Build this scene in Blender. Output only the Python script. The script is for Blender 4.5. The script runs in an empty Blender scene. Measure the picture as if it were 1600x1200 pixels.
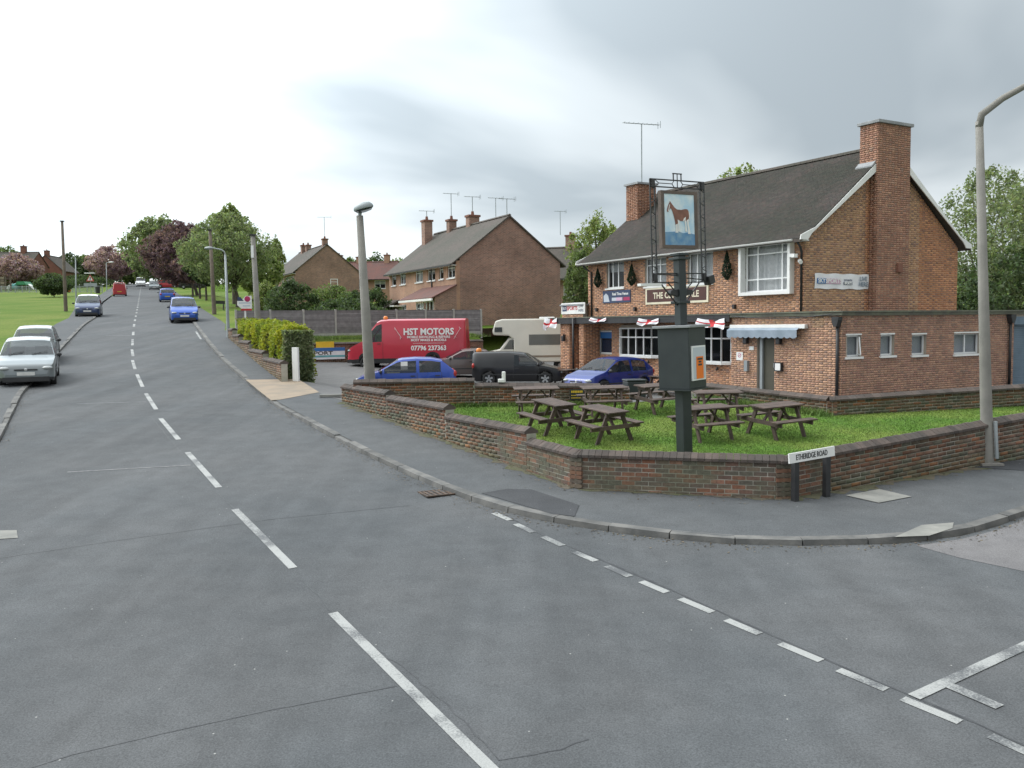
import bpy, bmesh, math, random
import numpy as np
from mathutils import Vector, Matrix
random.seed(7); RNG = np.random.default_rng(7)
SC = bpy.context.scene; COL = SC.collection
R_ = math.radians
# ---------------------------------------------------------------- camera
F = 1380.0; CZ = 3.93                      # focal length in 1600 px units, eye height on the bus
PH = math.atan((600-508)/F); RO = R_(.7)
fwd = Vector((0, math.cos(PH), -math.sin(PH))); u0 = Vector((0, math.sin(PH), math.cos(PH))); r0 = Vector((1, 0, 0))
RT = r0*math.cos(RO)-u0*math.sin(RO); UP = u0*math.cos(RO)+r0*math.sin(RO)
CAM = Vector((0, 0, CZ))
cam = bpy.data.cameras.new('camera'); cam.sensor_width = 36; cam.lens = 36*F/1600; cam.clip_start = .1; cam.clip_end = 6000
co = bpy.data.objects.new('camera', cam); COL.objects.link(co); SC.camera = co
co.matrix_world = Matrix(((RT.x, UP.x, -fwd.x, 0), (RT.y, UP.y, -fwd.y, 0), (RT.z, UP.z, -fwd.z, CZ), (0, 0, 0, 1)))
SC.render.resolution_x = 1024; SC.render.resolution_y = 768
# ---------------------------------------------------------------- sky, sun, exposure
SUN_AZ, SUN_EL = R_(-62), R_(50)           # azimuth from +Y, clockwise positive
W = bpy.data.worlds.new('World'); SC.world = W; W.use_nodes = True
nt = W.node_tree; N = nt.nodes; LK_ = nt.links; N.clear()
def nn(t, **k):
    n = N.new(t)
    for a, b in k.items(): setattr(n, a, b)
    return n
out = nn('ShaderNodeOutputWorld'); bg = nn('ShaderNodeBackground'); bg.inputs[1].default_value = .1
sky = nn('ShaderNodeTexSky', sky_type='NISHITA', sun_disc=False, sun_elevation=SUN_EL, sun_rotation=SUN_AZ)
tc = nn('ShaderNodeTexCoord'); sep = nn('ShaderNodeSeparateXYZ'); LK_.new(tc.outputs['Generated'], sep.inputs[0])
def mth(op, a, b=None, c=None, clamp=False):
    n = nn('ShaderNodeMath', operation=op, use_clamp=clamp)
    for i, v in enumerate((a, b, c)):
        if v is None: continue
        if isinstance(v, (int, float)): n.inputs[i].default_value = v
        else: LK_.new(v, n.inputs[i])
    return n.outputs[0]
zc = mth('ADD', mth('MAXIMUM', sep.outputs[2], 0.0), .22)
cmb = nn('ShaderNodeCombineXYZ')
LK_.new(mth('DIVIDE', sep.outputs[0], zc), cmb.inputs[0]); LK_.new(mth('DIVIDE', sep.outputs[1], zc), cmb.inputs[1]); cmb.inputs[2].default_value = 3.7
nz = nn('ShaderNodeTexNoise'); nz.inputs['Scale'].default_value = .62; nz.inputs['Detail'].default_value = 5; nz.inputs['Roughness'].default_value = .45
nz.inputs['Distortion'].default_value = .35
LK_.new(cmb.outputs[0], nz.inputs['Vector'])
rmp = nn('ShaderNodeValToRGB'); LK_.new(nz.outputs[0], rmp.inputs[0])
cr = rmp.color_ramp; cr.elements[0].position = .40; cr.elements[0].color = (.42, .48, .52, 1)
cr.elements[1].position = .60; cr.elements[1].color = (.98, 1.0, 1.0, 1)
e = cr.elements.new(.5); e.color = (.73, .79, .82, 1)
# thin cloud glows broadly round the hidden sun
sd = Vector((math.sin(SUN_AZ)*math.cos(SUN_EL), math.cos(SUN_AZ)*math.cos(SUN_EL), math.sin(SUN_EL)))
vd = nn('ShaderNodeVectorMath', operation='DOT_PRODUCT'); LK_.new(tc.outputs['Generated'], vd.inputs[0]); vd.inputs[1].default_value = sd
glow = mth('POWER', mth('MAXIMUM', vd.outputs['Value'], 0.0), 3.0)
gain = mth('MULTIPLY_ADD', glow, 40.0, 9.7)
vm = nn('ShaderNodeVectorMath', operation='SCALE'); LK_.new(rmp.outputs[0], vm.inputs[0]); LK_.new(gain, vm.inputs['Scale'])
mx = nn('ShaderNodeMixRGB'); mx.inputs[0].default_value = .93
LK_.new(sky.outputs[0], mx.inputs[1]); LK_.new(vm.outputs[0], mx.inputs[2]); LK_.new(mx.outputs[0], bg.inputs[0]); LK_.new(bg.outputs[0], out.inputs[0])
sl = bpy.data.lights.new('sun', 'SUN'); sl.energy = 1.0; sl.angle = R_(22); sl.color = (1, .96, .9)
so = bpy.data.objects.new('sun', sl); COL.objects.link(so); so.rotation_euler = (-sd).to_track_quat('-Z', 'Y').to_euler()
SC.view_settings.view_transform = 'Standard'; SC.view_settings.look = 'None'; SC.view_settings.exposure = 0.12; SC.view_settings.gamma = 1
SC.view_settings.use_curve_mapping = False
# ---------------------------------------------------------------- ground heights, pixel helpers
KN = [(-200, -14.2), (0, 0), (34, 2.41), (56, 4.3), (125, 8.75), (197, 13.8), (260, 17.3), (400, 18.5), (3000, 0)]
KX = [k[0] for k in KN]; KZ = [k[1] for k in KN]
def G(y): return float(np.interp(y, KX, KZ))
PUBZ = 1.4
def CP(x, y): return max(1.2, 1.16-.06*x)+.03*max(0, y-40)      # car park level
def ray(px, py): return fwd*F+RT*(px-800)+UP*(600-py)
def at(px, py, y):
    v = ray(px, py); return CAM+v*(y/v.y)
def hit(px, py, h):
    v = ray(px, py); lo, hi = 1., 390.
    for _ in range(48):
        m = (lo+hi)/2; P = CAM+v*(m/v.y)
        if P.z > h(P.x, P.y): lo = m
        else: hi = m
    return CAM+v*(lo/v.y)
def gp(px, py): return hit(px, py, lambda x, y: G(y))
def cpp(px, py): return hit(px, py, CP)
# ---------------------------------------------------------------- materials
def mk(name):
    m = bpy.data.materials.new(name); m.use_nodes = True; t = m.node_tree; t.nodes.clear()
    o = t.nodes.new('ShaderNodeOutputMaterial'); b = t.nodes.new('ShaderNodeBsdfPrincipled'); t.links.new(b.outputs[0], o.inputs[0])
    return m, t, b, o
def nse(t, scale, detail=4, co='Object', rough=.55, vec=None):
    n = t.nodes.new('ShaderNodeTexNoise'); n.inputs['Scale'].default_value = scale; n.inputs['Detail'].default_value = detail; n.inputs['Roughness'].default_value = rough
    if vec is None:
        c = t.nodes.new('ShaderNodeTexCoord'); vec = c.outputs[co]
    t.links.new(vec, n.inputs['Vector']); return n.outputs[0]
def rampf(t, v, a, b, lo=0., hi=1.):
    n = t.nodes.new('ShaderNodeMapRange'); n.inputs[1].default_value = a; n.inputs[2].default_value = b; n.inputs[3].default_value = lo; n.inputs[4].default_value = hi
    t.links.new(v, n.inputs[0]); return n.outputs[0]
def mixc(t, f, a, b, mode='MIX'):
    n = t.nodes.new('ShaderNodeMixRGB'); n.blend_type = mode
    for i, v in enumerate((f, a, b)):
        if isinstance(v, (int, float)): n.inputs[i].default_value = v
        elif isinstance(v, tuple): n.inputs[i].default_value = (*v[:3], 1)
        else: t.links.new(v, n.inputs[i])
    return n.outputs[0]
def grey(t, v):                           # scalar -> grey colour multiplier
    n = t.nodes.new('ShaderNodeCombineXYZ')
    for i in range(3): t.links.new(v, n.inputs[i])
    return n.outputs[0]
def bumpn(t, b, v, strength, dist=.02):
    n = t.nodes.new('ShaderNodeBump'); n.inputs['Strength'].default_value = strength; n.inputs['Distance'].default_value = dist
    t.links.new(v, n.inputs['Height']); t.links.new(n.outputs[0], b.inputs['Normal'])
def M(name, c1, c2=None, scale=3., rough=.8, bump=0., bscale=None, metal=0., spec=.5, attr=False, objr=0., coat=0., a=.38, b_=.62, fine=0., fscale=60):
    m, t, b, o = mk(name)
    c2 = c2 or tuple(x*.8 for x in c1)
    col = mixc(t, rampf(t, nse(t, scale), a, b_), c1, c2)
    if attr:
        n = t.nodes.new('ShaderNodeAttribute'); n.attribute_name = 'Col'; col = mixc(t, 1., col, n.outputs['Color'], 'MULTIPLY')
    if objr:
        n = t.nodes.new('ShaderNodeObjectInfo'); col = mixc(t, 1., col, grey(t, rampf(t, n.outputs['Random'], 0, 1, 1-objr, 1+objr)), 'MULTIPLY')
    if fine: col = mixc(t, 1., col, grey(t, rampf(t, nse(t, fscale, 2), .3, .7, 1-fine, 1+fine)), 'MULTIPLY')
    t.links.new(col, b.inputs['Base Color'])
    b.inputs['Roughness'].default_value = rough; b.inputs['Metallic'].default_value = metal; b.inputs['Specular IOR Level'].default_value = spec
    if coat: b.inputs['Coat Weight'].default_value = coat; b.inputs['Coat Roughness'].default_value = .06
    if bump: bumpn(t, b, nse(t, bscale or scale*6), bump)
    return m
def asphalt(name, c1, c2, streak=False):
    m, t, b, o = mk(name)
    col = mixc(t, rampf(t, nse(t, .35, 5), .35, .65), c1, c2)
    col = mixc(t, 1., col, grey(t, rampf(t, nse(t, 62, 4, rough=.75), .3, .7, .60, 1.40)), 'MULTIPLY')
    col = mixc(t, 1., col, grey(t, rampf(t, nse(t, 2.6, 5), .3, .7, .9, 1.1)), 'MULTIPLY')
    if streak:                            # worn wheel tracks and oil run along the road
        c0 = t.nodes.new('ShaderNodeTexCoord'); mp = t.nodes.new('ShaderNodeMapping'); mp.inputs['Rotation'].default_value = (0, 0, R_(-28)); mp.inputs['Scale'].default_value = (1.0, .06, 1); t.links.new(c0.outputs['Object'], mp.inputs['Vector'])
        col = mixc(t, 1., col, grey(t, rampf(t, nse(t, 1.1, 4, vec=mp.outputs[0]), .32, .68, .86, 1.14)), 'MULTIPLY')
        col = mixc(t, rampf(t, nse(t, 1.7, 6, rough=.7), .60, .74, 0, .35), col, (.055, .058, .062))
    v = t.nodes.new('ShaderNodeTexVoronoi'); v.inputs['Scale'].default_value = 9; c = t.nodes.new('ShaderNodeTexCoord'); t.links.new(c.outputs['Object'], v.inputs['Vector'])
    sepn = t.nodes.new('ShaderNodeSeparateXYZ'); t.links.new(v.outputs['Color'], sepn.inputs[0])
    spk = t.nodes.new('ShaderNodeMath'); spk.operation = 'MULTIPLY'
    t.links.new(rampf(t, v.outputs['Distance'], .10, .05), spk.inputs[0]); t.links.new(rampf(t, sepn.outputs[0], .93, .95), spk.inputs[1])
    for n in (spk,): n.use_clamp = True
    col = mixc(t, spk.outputs[0], col, (.36, .36, .34))
    t.links.new(col, b.inputs['Base Color']); b.inputs['Roughness'].default_value = .9; b.inputs['Specular IOR Level'].default_value = .25
    bumpn(t, b, nse(t, 70, 3), .35, .006)
    return m
def brickmat(name, c1, c2, mort, scale=1.):
    m, t, b, o = mk(name)
    tcn = t.nodes.new('ShaderNodeTexCoord'); s = t.nodes.new('ShaderNodeSeparateXYZ'); t.links.new(tcn.outputs['Object'], s.inputs[0])
    ad = t.nodes.new('ShaderNodeMath'); t.links.new(s.outputs[0], ad.inputs[0]); t.links.new(s.outputs[1], ad.inputs[1])
    cb = t.nodes.new('ShaderNodeCombineXYZ'); t.links.new(ad.outputs[0], cb.inputs[0]); t.links.new(s.outputs[2], cb.inputs[1])
    k = t.nodes.new('ShaderNodeTexBrick'); t.links.new(cb.outputs[0], k.inputs['Vector'])
    k.inputs['Color1'].default_value = (*c1, 1); k.inputs['Color2'].default_value = (*c2, 1); k.inputs['Mortar'].default_value = (*mort, 1)
    k.inputs['Scale'].default_value = 1; k.inputs['Brick Width'].default_value = .225; k.inputs['Row Height'].default_value = .075; k.inputs['Mortar Size'].default_value = .008; k.inputs['Bias'].default_value = -.1
    col = mixc(t, 1., k.outputs[0], grey(t, rampf(t, nse(t, .45, 6, rough=.65), .3, .7, .68, 1.25)), 'MULTIPLY')
    t.links.new(col, b.inputs['Base Color']); b.inputs['Roughness'].default_value = .9; bumpn(t, b, k.outputs['Fac'], -.4, .01)
    return m
def leafmat(name, c1, c2, tr=.35):
    m, t, b, o = mk(name)
    n = t.nodes.new('ShaderNodeAttribute'); n.attribute_name = 'Col'
    col = mixc(t, rampf(t, nse(t, .9, 3), .35, .65), c1, c2); col = mixc(t, 1., col, n.outputs['Color'], 'MULTIPLY')
    t.links.new(col, b.inputs['Base Color']); b.inputs['Roughness'].default_value = .6; b.inputs['Specular IOR Level'].default_value = .25
    tr_ = t.nodes.new('ShaderNodeBsdfTranslucent'); t.links.new(mixc(t, 1., col, (1.15, 1.25, .7), 'MULTIPLY'), tr_.inputs[0])
    ms = t.nodes.new('ShaderNodeMixShader'); ms.inputs[0].default_value = tr
    t.links.new(b.outputs[0], ms.inputs[1]); t.links.new(tr_.outputs[0], ms.inputs[2]); t.links.new(ms.outputs[0], o.inputs[0])
    return m
def glassmat(name, base, tr):
    m, t, b, o = mk(name); b.inputs['Base Color'].default_value = (*base, 1); b.inputs['Roughness'].default_value = .04; b.inputs['Specular IOR Level'].default_value = .6
    if tr:
        x = t.nodes.new('ShaderNodeBsdfTransparent'); ms = t.nodes.new('ShaderNodeMixShader'); ms.inputs[0].default_value = tr
        t.links.new(b.outputs[0], ms.inputs[1]); t.links.new(x.outputs[0], ms.inputs[2]); t.links.new(ms.outputs[0], o.inputs[0])
    return m
def paint(name, c, metal=.0, rough=.3, coat=.5): return M(name, c, tuple(x*.92 for x in c), .8, rough, metal=metal, coat=coat, fine=.03, fscale=300)
X = {}
X['asphalt'] = asphalt('road_asphalt', (.083, .089, .094), (.099, .102, .105), True)
X['pave'] = asphalt('pavement_asphalt', (.083, .089, .094), (.10, .104, .107))
X['pavedark'] = asphalt('fresh_asphalt', (.050, .053, .058), (.062, .064, .068))
X['sideroad'] = asphalt('pale_asphalt', (.155, .15, .153), (.18, .173, .172))
X['carpark'] = asphalt('car_park_asphalt', (.12, .12, .12), (.155, .152, .15))
X['tar'] = M('tar_seal', (.036, .038, .042), (.06, .063, .066), 8, .6)
def wornpaint(name, c, lo, hi):
    m, t, b, o = mk(name); k = t.nodes.new('ShaderNodeMath'); k.operation = 'MULTIPLY_ADD'; t.links.new(nse(t, 48, 4, rough=.7), k.inputs[0]); k.inputs[1].default_value = .6; t.links.new(nse(t, 1.8, 4), k.inputs[2])
    col = mixc(t, rampf(t, k.outputs[0], lo, hi), (.10, .105, .11), c); col = mixc(t, 1., col, grey(t, rampf(t, nse(t, 90, 2), .3, .7, .82, 1.12)), 'MULTIPLY')
    t.links.new(col, b.inputs['Base Color']); b.inputs['Roughness'].default_value = .75; bumpn(t, b, nse(t, 70, 3), .3, .006); return m
X['line'] = wornpaint('road_paint', (.34, .345, .335), .64, .86)
X['linef'] = M('worn_road_paint', (.22, .22, .22), (.13, .135, .138), 9, .75)
X['kerb'] = M('kerb_concrete', (.165, .16, .15), (.10, .10, .097), 3, .9, .3, 30, objr=.16)
X['slab'] = M('tan_concrete', (.30, .235, .17), (.235, .195, .15), 1.5, .9, .25, 30)
X['cover'] = M('pale_concrete', (.27, .265, .24), (.19, .19, .175), 2.5, .9, .25, 40)
X['iron'] = M('cast_iron', (.07, .055, .045), (.12, .075, .05), 6, .7, metal=.3)
X['grass'] = M('grass', (.085, .145, .022), (.14, .178, .040), .16, .95, .6, 30, spec=.08, fine=.25, fscale=9)
X['lawn'] = M('lawn_grass', (.09, .175, .028), (.155, .215, .046), .6, .95, .5, 40, spec=.08, fine=.25, fscale=14)
X['blade'] = M('grass_blades', (.092, .175, .028), (.16, .22, .05), .6, .7, attr=True)
X['earth'] = M('bare_earth', (.12, .10, .075), (.09, .10, .05), 2, .95)
X['brick'] = M('pub_brick', (1, 1, 1), (.86, .86, .86), .8, .9, .3, 60, attr=True)
X['mortar'] = M('mortar', (.40, .345, .28), (.33, .29, .25), 2, .95)
X['wbrick'] = M('garden_wall_brick', (1, .98, .92), (.66, .68, .60), 1.4, .92, .45, 40, attr=True)
def hue_brick(name, cols):
    m, t, b, o = mk(name); n = t.nodes.new('ShaderNodeObjectInfo'); r = t.nodes.new('ShaderNodeValToRGB'); r.color_ramp.interpolation = 'CONSTANT'; t.links.new(n.outputs['Random'], r.inputs[0]); els = r.color_ramp.elements
    for i, c in enumerate(cols):
        e = els[i] if i < 2 else els.new(i/len(cols)); e.position = i/len(cols); e.color = (*c, 1)
    c = t.nodes.new('ShaderNodeTexCoord'); g = t.nodes.new('ShaderNodeNewGeometry')
    col = mixc(t, rampf(t, nse(t, 1.6, 5, vec=g.outputs['Position']), .40, .62), r.outputs[0], (.105, .115, .070)); col = mixc(t, .45, r.outputs[0], col)
    col = mixc(t, 1., col, grey(t, rampf(t, nse(t, 22, 4, vec=g.outputs['Position']), .3, .7, .72, 1.25)), 'MULTIPLY')
    t.links.new(col, b.inputs['Base Color']); b.inputs['Roughness'].default_value = .92; bumpn(t, b, nse(t, 45, 4), .5, .01); return m
X['wbrick1'] = hue_brick('garden_wall_single_brick', [(.15, .085, .065), (.115, .085, .068), (.175, .085, .055), (.10, .088, .070), (.13, .095, .07), (.20, .09, .055), (.12, .075, .06), (.145, .11, .08), (.25, .125, .085), (.105, .08, .065)])
X['wmortar'] = M('wall_mortar', (.40, .38, .33), (.24, .25, .19), 1.6, .95)
X['cope'] = M('coping_brick', (.098, .075, .064), (.066, .056, .050), 3, .92, .5, 25, objr=.22)
X['tile'] = M('roof_tile', (.56, .51, .51), (.33, .37, .31), .4, .9, .4, 20, attr=True)
X['tileb'] = M('far_roof_tile', (.085, .070, .060), (.066, .062, .050), .5, .9, .4, 9, fine=.2, fscale=7)
X['tiler'] = M('red_roof_tile', (.14, .062, .05), (.105, .058, .05), .7, .9, .4, 9, fine=.2, fscale=9)
X['hbrick'] = brickmat('house_brick', (.31, .165, .122), (.185, .105, .085), (.38, .31, .25))
X['hbrick2'] = brickmat('orange_house_brick', (.40, .215, .135), (.33, .18, .12), (.38, .30, .23))  # also serves as the lit tone of house A's front wall
X['fbrick'] = M('far_brick', (.22, .10, .07), (.18, .085, .06), 1, .9, .2, 30)
X['white'] = M('white_paint', (.80, .80, .78), (.72, .72, .70), 1.5, .5)
X['upvc'] = M('white_plastic', (.82, .83, .83), (.78, .79, .79), 1, .35)
X['cream'] = M('cream_paint', (.74, .68, .52), (.68, .62, .47), 2, .5)
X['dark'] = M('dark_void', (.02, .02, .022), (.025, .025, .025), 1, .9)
X['felt'] = M('mossy_felt_edging', (.12, .12, .10), (.17, .18, .13), 3, .9)
X['lead'] = M('lead_flashing', (.30, .31, .32), (.22, .23, .24), 3, .6)
X['blackm'] = M('black_metal', (.018, .019, .021), (.03, .03, .032), 4, .5)
X['green_black'] = M('dark_sign_paint', (.020, .027, .030), (.028, .036, .038), 2, .45)
X['galv'] = M('galvanised_steel', (.34, .37, .38), (.28, .31, .32), 2, .5, metal=.3)
X['concrete'] = M('column_concrete', (.25, .238, .215), (.195, .187, .17), 2, .92, .35, 40)
X['concp'] = M('concrete_post', (.42, .41, .38), (.34, .33, .31), 3, .9)
X['wpole'] = M('weathered_pole_timber', (.17, .135, .105), (.12, .10, .08), 3, .9)
X['bench'] = M('stained_bench_timber', (.105, .072, .058), (.07, .05, .042), 5, .75, .3, 40, objr=.2)
X['fence'] = M('grey_fence_timber', (.235, .222, .225), (.18, .17, .172), 4, .9, .3, 30, objr=.18)
X['bark'] = M('tree_bark', (.10, .08, .065), (.065, .055, .045), 4, .95, .5, 20)
X['glass'] = glassmat('window_glass', (.03, .035, .04), .80)
X['cglass'] = glassmat('car_glass', (.03, .038, .045), .42)
X['lglass'] = glassmat('headlamp_glass', (.36, .38, .38), 0)
X['curtain'] = M('net_curtain', (.84, .86, .87), (.74, .77, .79), 9, .9)
X['tyre'] = M('tyre_rubber', (.022, .022, .023), (.03, .03, .03), 5, .8)
X['rim'] = M('alloy_rim', (.55, .56, .57), (.48, .49, .5), 3, .35, metal=.8)
X['plastic'] = M('black_plastic', (.03, .031, .033), (.04, .04, .042), 4, .55)
X['red'] = M('red_lens', (.42, .02, .015), (.34, .02, .015), 3, .2)
X['amber'] = M('amber_lens', (.75, .24, .03), (.66, .2, .03), 3, .2)
X['platew'] = M('white_plate', (.72, .72, .70), None, 3, .4); X['platey'] = M('yellow_plate', (.72, .52, .06), None, 3, .4)
X['flagw'] = M('flag_white', (.82, .82, .84), (.75, .75, .78), 3, .9); X['flagr'] = M('flag_red', (.50, .035, .04), (.42, .03, .035), 3, .9)
X['awn'] = M('grey_awning_cloth', (.27, .32, .38), (.22, .27, .32), 3, .9)
X['orange'] = M('orange_paper', (.85, .21, .02), (.80, .19, .02), 2, .7)
X['poster'] = M('notice_paper', (.52, .56, .62), (.48, .52, .58), 2, .4)
X['blue'] = M('poster_blue', (.03, .16, .42), (.03, .13, .36), 2, .5); X['navy'] = M('navy_print', (.03, .05, .12), (.03, .05, .1), 2, .6)
X['pink'] = M('pink_print', (.66, .42, .56), None, 2, .7); X['crimson'] = M('crimson_print', (.45, .03, .12), None, 2, .6)
X['signred'] = M('brown_sign_board', (.075, .022, .016), (.06, .02, .015), 3, .5)
X['yellow'] = M('yellow_print', (.75, .50, .03), None, 2, .6); X['teal'] = M('teal_paint', (.16, .45, .48), None, 2, .5); X['pgreen'] = M('green_paint', (.05, .28, .13), None, 2, .5)
X['shutter'] = M('blue_shutter', (.14, .20, .26), (.11, .165, .22), 2, .55)
X['olive'] = M('olive_door', (.075, .07, .05), (.06, .058, .042), 2, .5)
X['leaf'] = leafmat('leaf_green', (.135, .185, .075), (.18, .225, .098), .45)  # green and copper leaf colours lightened in place of distance haze
X['leafm'] = leafmat('leaf_fresh_green', (.20, .24, .135), (.25, .285, .165), .5)
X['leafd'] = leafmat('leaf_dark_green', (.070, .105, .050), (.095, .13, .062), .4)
X['leafl'] = leafmat('leaf_light_green', (.21, .26, .10), (.27, .31, .13), .4)
X['leafp'] = leafmat('leaf_copper', (.155, .098, .128), (.185, .112, .138), .45)
X['leafpk'] = leafmat('blossom_pink', (.42, .29, .33), (.33, .22, .26), .4)
X['leafy'] = leafmat('hedge_gold', (.38, .37, .04), (.22, .27, .045), .4)
X['leafc'] = leafmat('conifer_dark', (.014, .032, .018), (.022, .045, .022), .15)
# ---------------------------------------------------------------- mesh helpers
class MB:
    def __init__(s): s.v = []; s.f = []
    def add(s, vs, fs):
        n = len(s.v); s.v += [tuple(p) for p in vs]; s.f += [tuple(i+n for i in q) for q in fs]; return s
    def box(s, x0, x1, y0, y1, z0, z1, m=None):
        p = [Vector((x, y, z)) for z in (z0, z1) for y in (y0, y1) for x in (x0, x1)]
        if m: p = [m @ q for q in p]
        return s.add(p, [(0, 2, 3, 1), (4, 5, 7, 6), (0, 1, 5, 4), (2, 6, 7, 3), (0, 4, 6, 2), (1, 3, 7, 5)])
    def poly(s, pts): return s.add(pts, [tuple(range(len(pts)))])
    def prism(s, pts, a0, a1, ax='y', m=None):          # pts: 2d outline; extruded along ax
        n = len(pts)
        def P(p, a):
            q = {'y': (p[0], a, p[1]), 'x': (a, p[0], p[1]), 'z': (p[0], p[1], a)}[ax]; q = Vector(q); return m @ q if m else q
        return s.add([P(p, a0) for p in pts]+[P(p, a1) for p in pts], [tuple(range(n))[::-1], tuple(range(n, 2*n))]+[(i, (i+1) % n, n+(i+1) % n, n+i) for i in range(n)])
    def tube(s, pts, rs, n=8, cap=True):
        pts = [Vector(p) for p in pts]; rs = rs if isinstance(rs, (list, tuple)) else [rs]*len(pts)
        vs = []; prev = None
        for i, p in enumerate(pts):
            d = (pts[min(i+1, len(pts)-1)]-pts[max(i-1, 0)]).normalized()
            a = d.orthogonal().normalized() if prev is None else (prev-d*prev.dot(d)).normalized()
            prev = a; b = d.cross(a)
            vs += [p+(a*math.cos(t)+b*math.sin(t))*rs[i] for t in [2*math.pi*k/n for k in range(n)]]
        fs = [(i*n+k, i*n+(k+1) % n, (i+1)*n+(k+1) % n, (i+1)*n+k) for i in range(len(pts)-1) for k in range(n)]
        if cap: fs += [tuple(range(n))[::-1], tuple(range((len(pts)-1)*n, len(pts)*n))]
        return s.add(vs, fs)
    def bar(s, a, b, w, h, up=(0, 0, 1)):               # rectangular bar from a to b
        a = Vector(a); b = Vector(b); d = (b-a); L = d.length; d.normalize(); u = Vector(up)
        if abs(d.dot(u)) > .98: u = Vector((1, 0, 0))
        sx = d.cross(u).normalized(); u = sx.cross(d)
        m = Matrix(((d.x, sx.x, u.x, a.x), (d.y, sx.y, u.y, a.y), (d.z, sx.z, u.z, a.z), (0, 0, 0, 1)))
        return s.box(0, L, -w/2, w/2, -h/2, h/2, m)
    def lathe(s, prof, n=20, m=None):                   # prof (r,z)
        vs = [Vector((r*math.cos(2*math.pi*k/n), r*math.sin(2*math.pi*k/n), z)) for r, z in prof for k in range(n)]
        if m: vs = [m @ v for v in vs]
        fs = [(i*n+k, i*n+(k+1) % n, (i+1)*n+(k+1) % n, (i+1)*n+k) for i in range(len(prof)-1) for k in range(n)]
        return s.add(vs, fs)
    def ball(s, c, r, n=12, k=8):
        r = r if isinstance(r, (list, tuple)) else (r, r, r)
        prof = [(max(1e-4, math.sin(math.pi*i/k)), -math.cos(math.pi*i/k)) for i in range(k+1)]
        return s.lathe(prof, n, Matrix.Translation(c) @ Matrix.Diagonal((*r, 1)))
    def build(s, name, mat, par=None, smooth=False, bevel=0, nofix=False):
        me = bpy.data.meshes.new(name); me.from_pydata(s.v, [], s.f); me.update()
        if not nofix:
            bm = bmesh.new(); bm.from_mesh(me); bmesh.ops.recalc_face_normals(bm, faces=bm.faces); bm.to_mesh(me); bm.free()
        return ob(name, me, mat, par, smooth, bevel)
def ob(name, me, mat, par=None, smooth=False, bevel=0):
    if mat is not None and not me.materials: me.materials.append(X[mat] if isinstance(mat, str) else mat)
    if smooth:
        me.polygons.foreach_set('use_smooth', [True]*len(me.polygons))
    o = bpy.data.objects.new(name, me); COL.objects.link(o)
    if par is not None: o.parent = par
    if bevel:
        md = o.modifiers.new('bevel', 'BEVEL'); md.width = bevel; md.segments = 2; md.limit_method = 'ANGLE'
    return o
def tag(o, label, cat, group=None):
    o['label'] = label; o['category'] = cat
    if group: o['group'] = group
    return o
def thing(name, label, cat, loc=(0, 0, 0), rz=0, group=None):
    o = bpy.data.objects.new(name, None); o.empty_display_size = .2; COL.objects.link(o); o.location = loc; o.rotation_euler = (0, 0, rz)
    return tag(o, label, cat, group)
def struct(o): o['kind'] = 'structure'; return o
def stuff(o): o['kind'] = 'stuff'; return o
def cptree(o, par=None):
    c = o.copy(); COL.objects.link(c)
    if par is not None: c.parent = par
    for ch in o.children: cptree(ch, c)
    return c
def text(body, size, mat, par, org, u, v, xs=1., bold=0., ext=.003, align='CENTER', name='lettering'):
    cu = bpy.data.curves.new('txt', 'FONT'); cu.body = body; cu.size = size; cu.align_x = align; cu.align_y = 'CENTER'; cu.extrude = ext; cu.offset = bold; cu.resolution_u = 3
    t = bpy.data.objects.new('txt', cu); me = bpy.data.meshes.new_from_object(t); bpy.data.objects.remove(t)
    u = Vector(u).normalized(); v = Vector(v).normalized(); n = u.cross(v); org = Vector(org)
    m = Matrix(((u.x*xs, v.x, n.x, org.x), (u.y*xs, v.y, n.y, org.y), (u.z*xs, v.z, n.z, org.z), (0, 0, 0, 1)))
    me.transform(m); me.name = name; me.materials.clear(); return ob(name, me, mat, par)
def boxes_mesh(name, C, H, ax, cols, mat, par=None, faces=5):
    """many little boxes: centres C (n,3), half sizes H (n,3) along frame ax (3 rows u,n,w); front is +n"""
    n = len(C); C = np.asarray(C, float); H = np.asarray(H, float); ax = np.asarray(ax, float)
    if ax.ndim == 2: ax = np.repeat(ax[None], n, 0)
    sg = np.array([(-1, -1, -1), (1, -1, -1), (1, 1, -1), (-1, 1, -1), (-1, -1, 1), (1, -1, 1), (1, 1, 1), (-1, 1, 1)], float)
    V = C[:, None]+np.einsum('nkj,njd->nkd', sg[None]*H[:, None], ax)
    Q = np.array([(3, 2, 6, 7), (0, 3, 7, 4), (2, 1, 5, 6), (4, 7, 6, 5), (0, 1, 2, 3), (1, 0, 4, 5)])[:faces]
    Fc = (Q[None]+(np.arange(n)*8)[:, None, None]).reshape(-1, 4)
    return rawmesh(name, V.reshape(-1, 3), Fc, None if cols is None else np.repeat(np.asarray(cols), faces, 0), mat, par)
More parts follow.
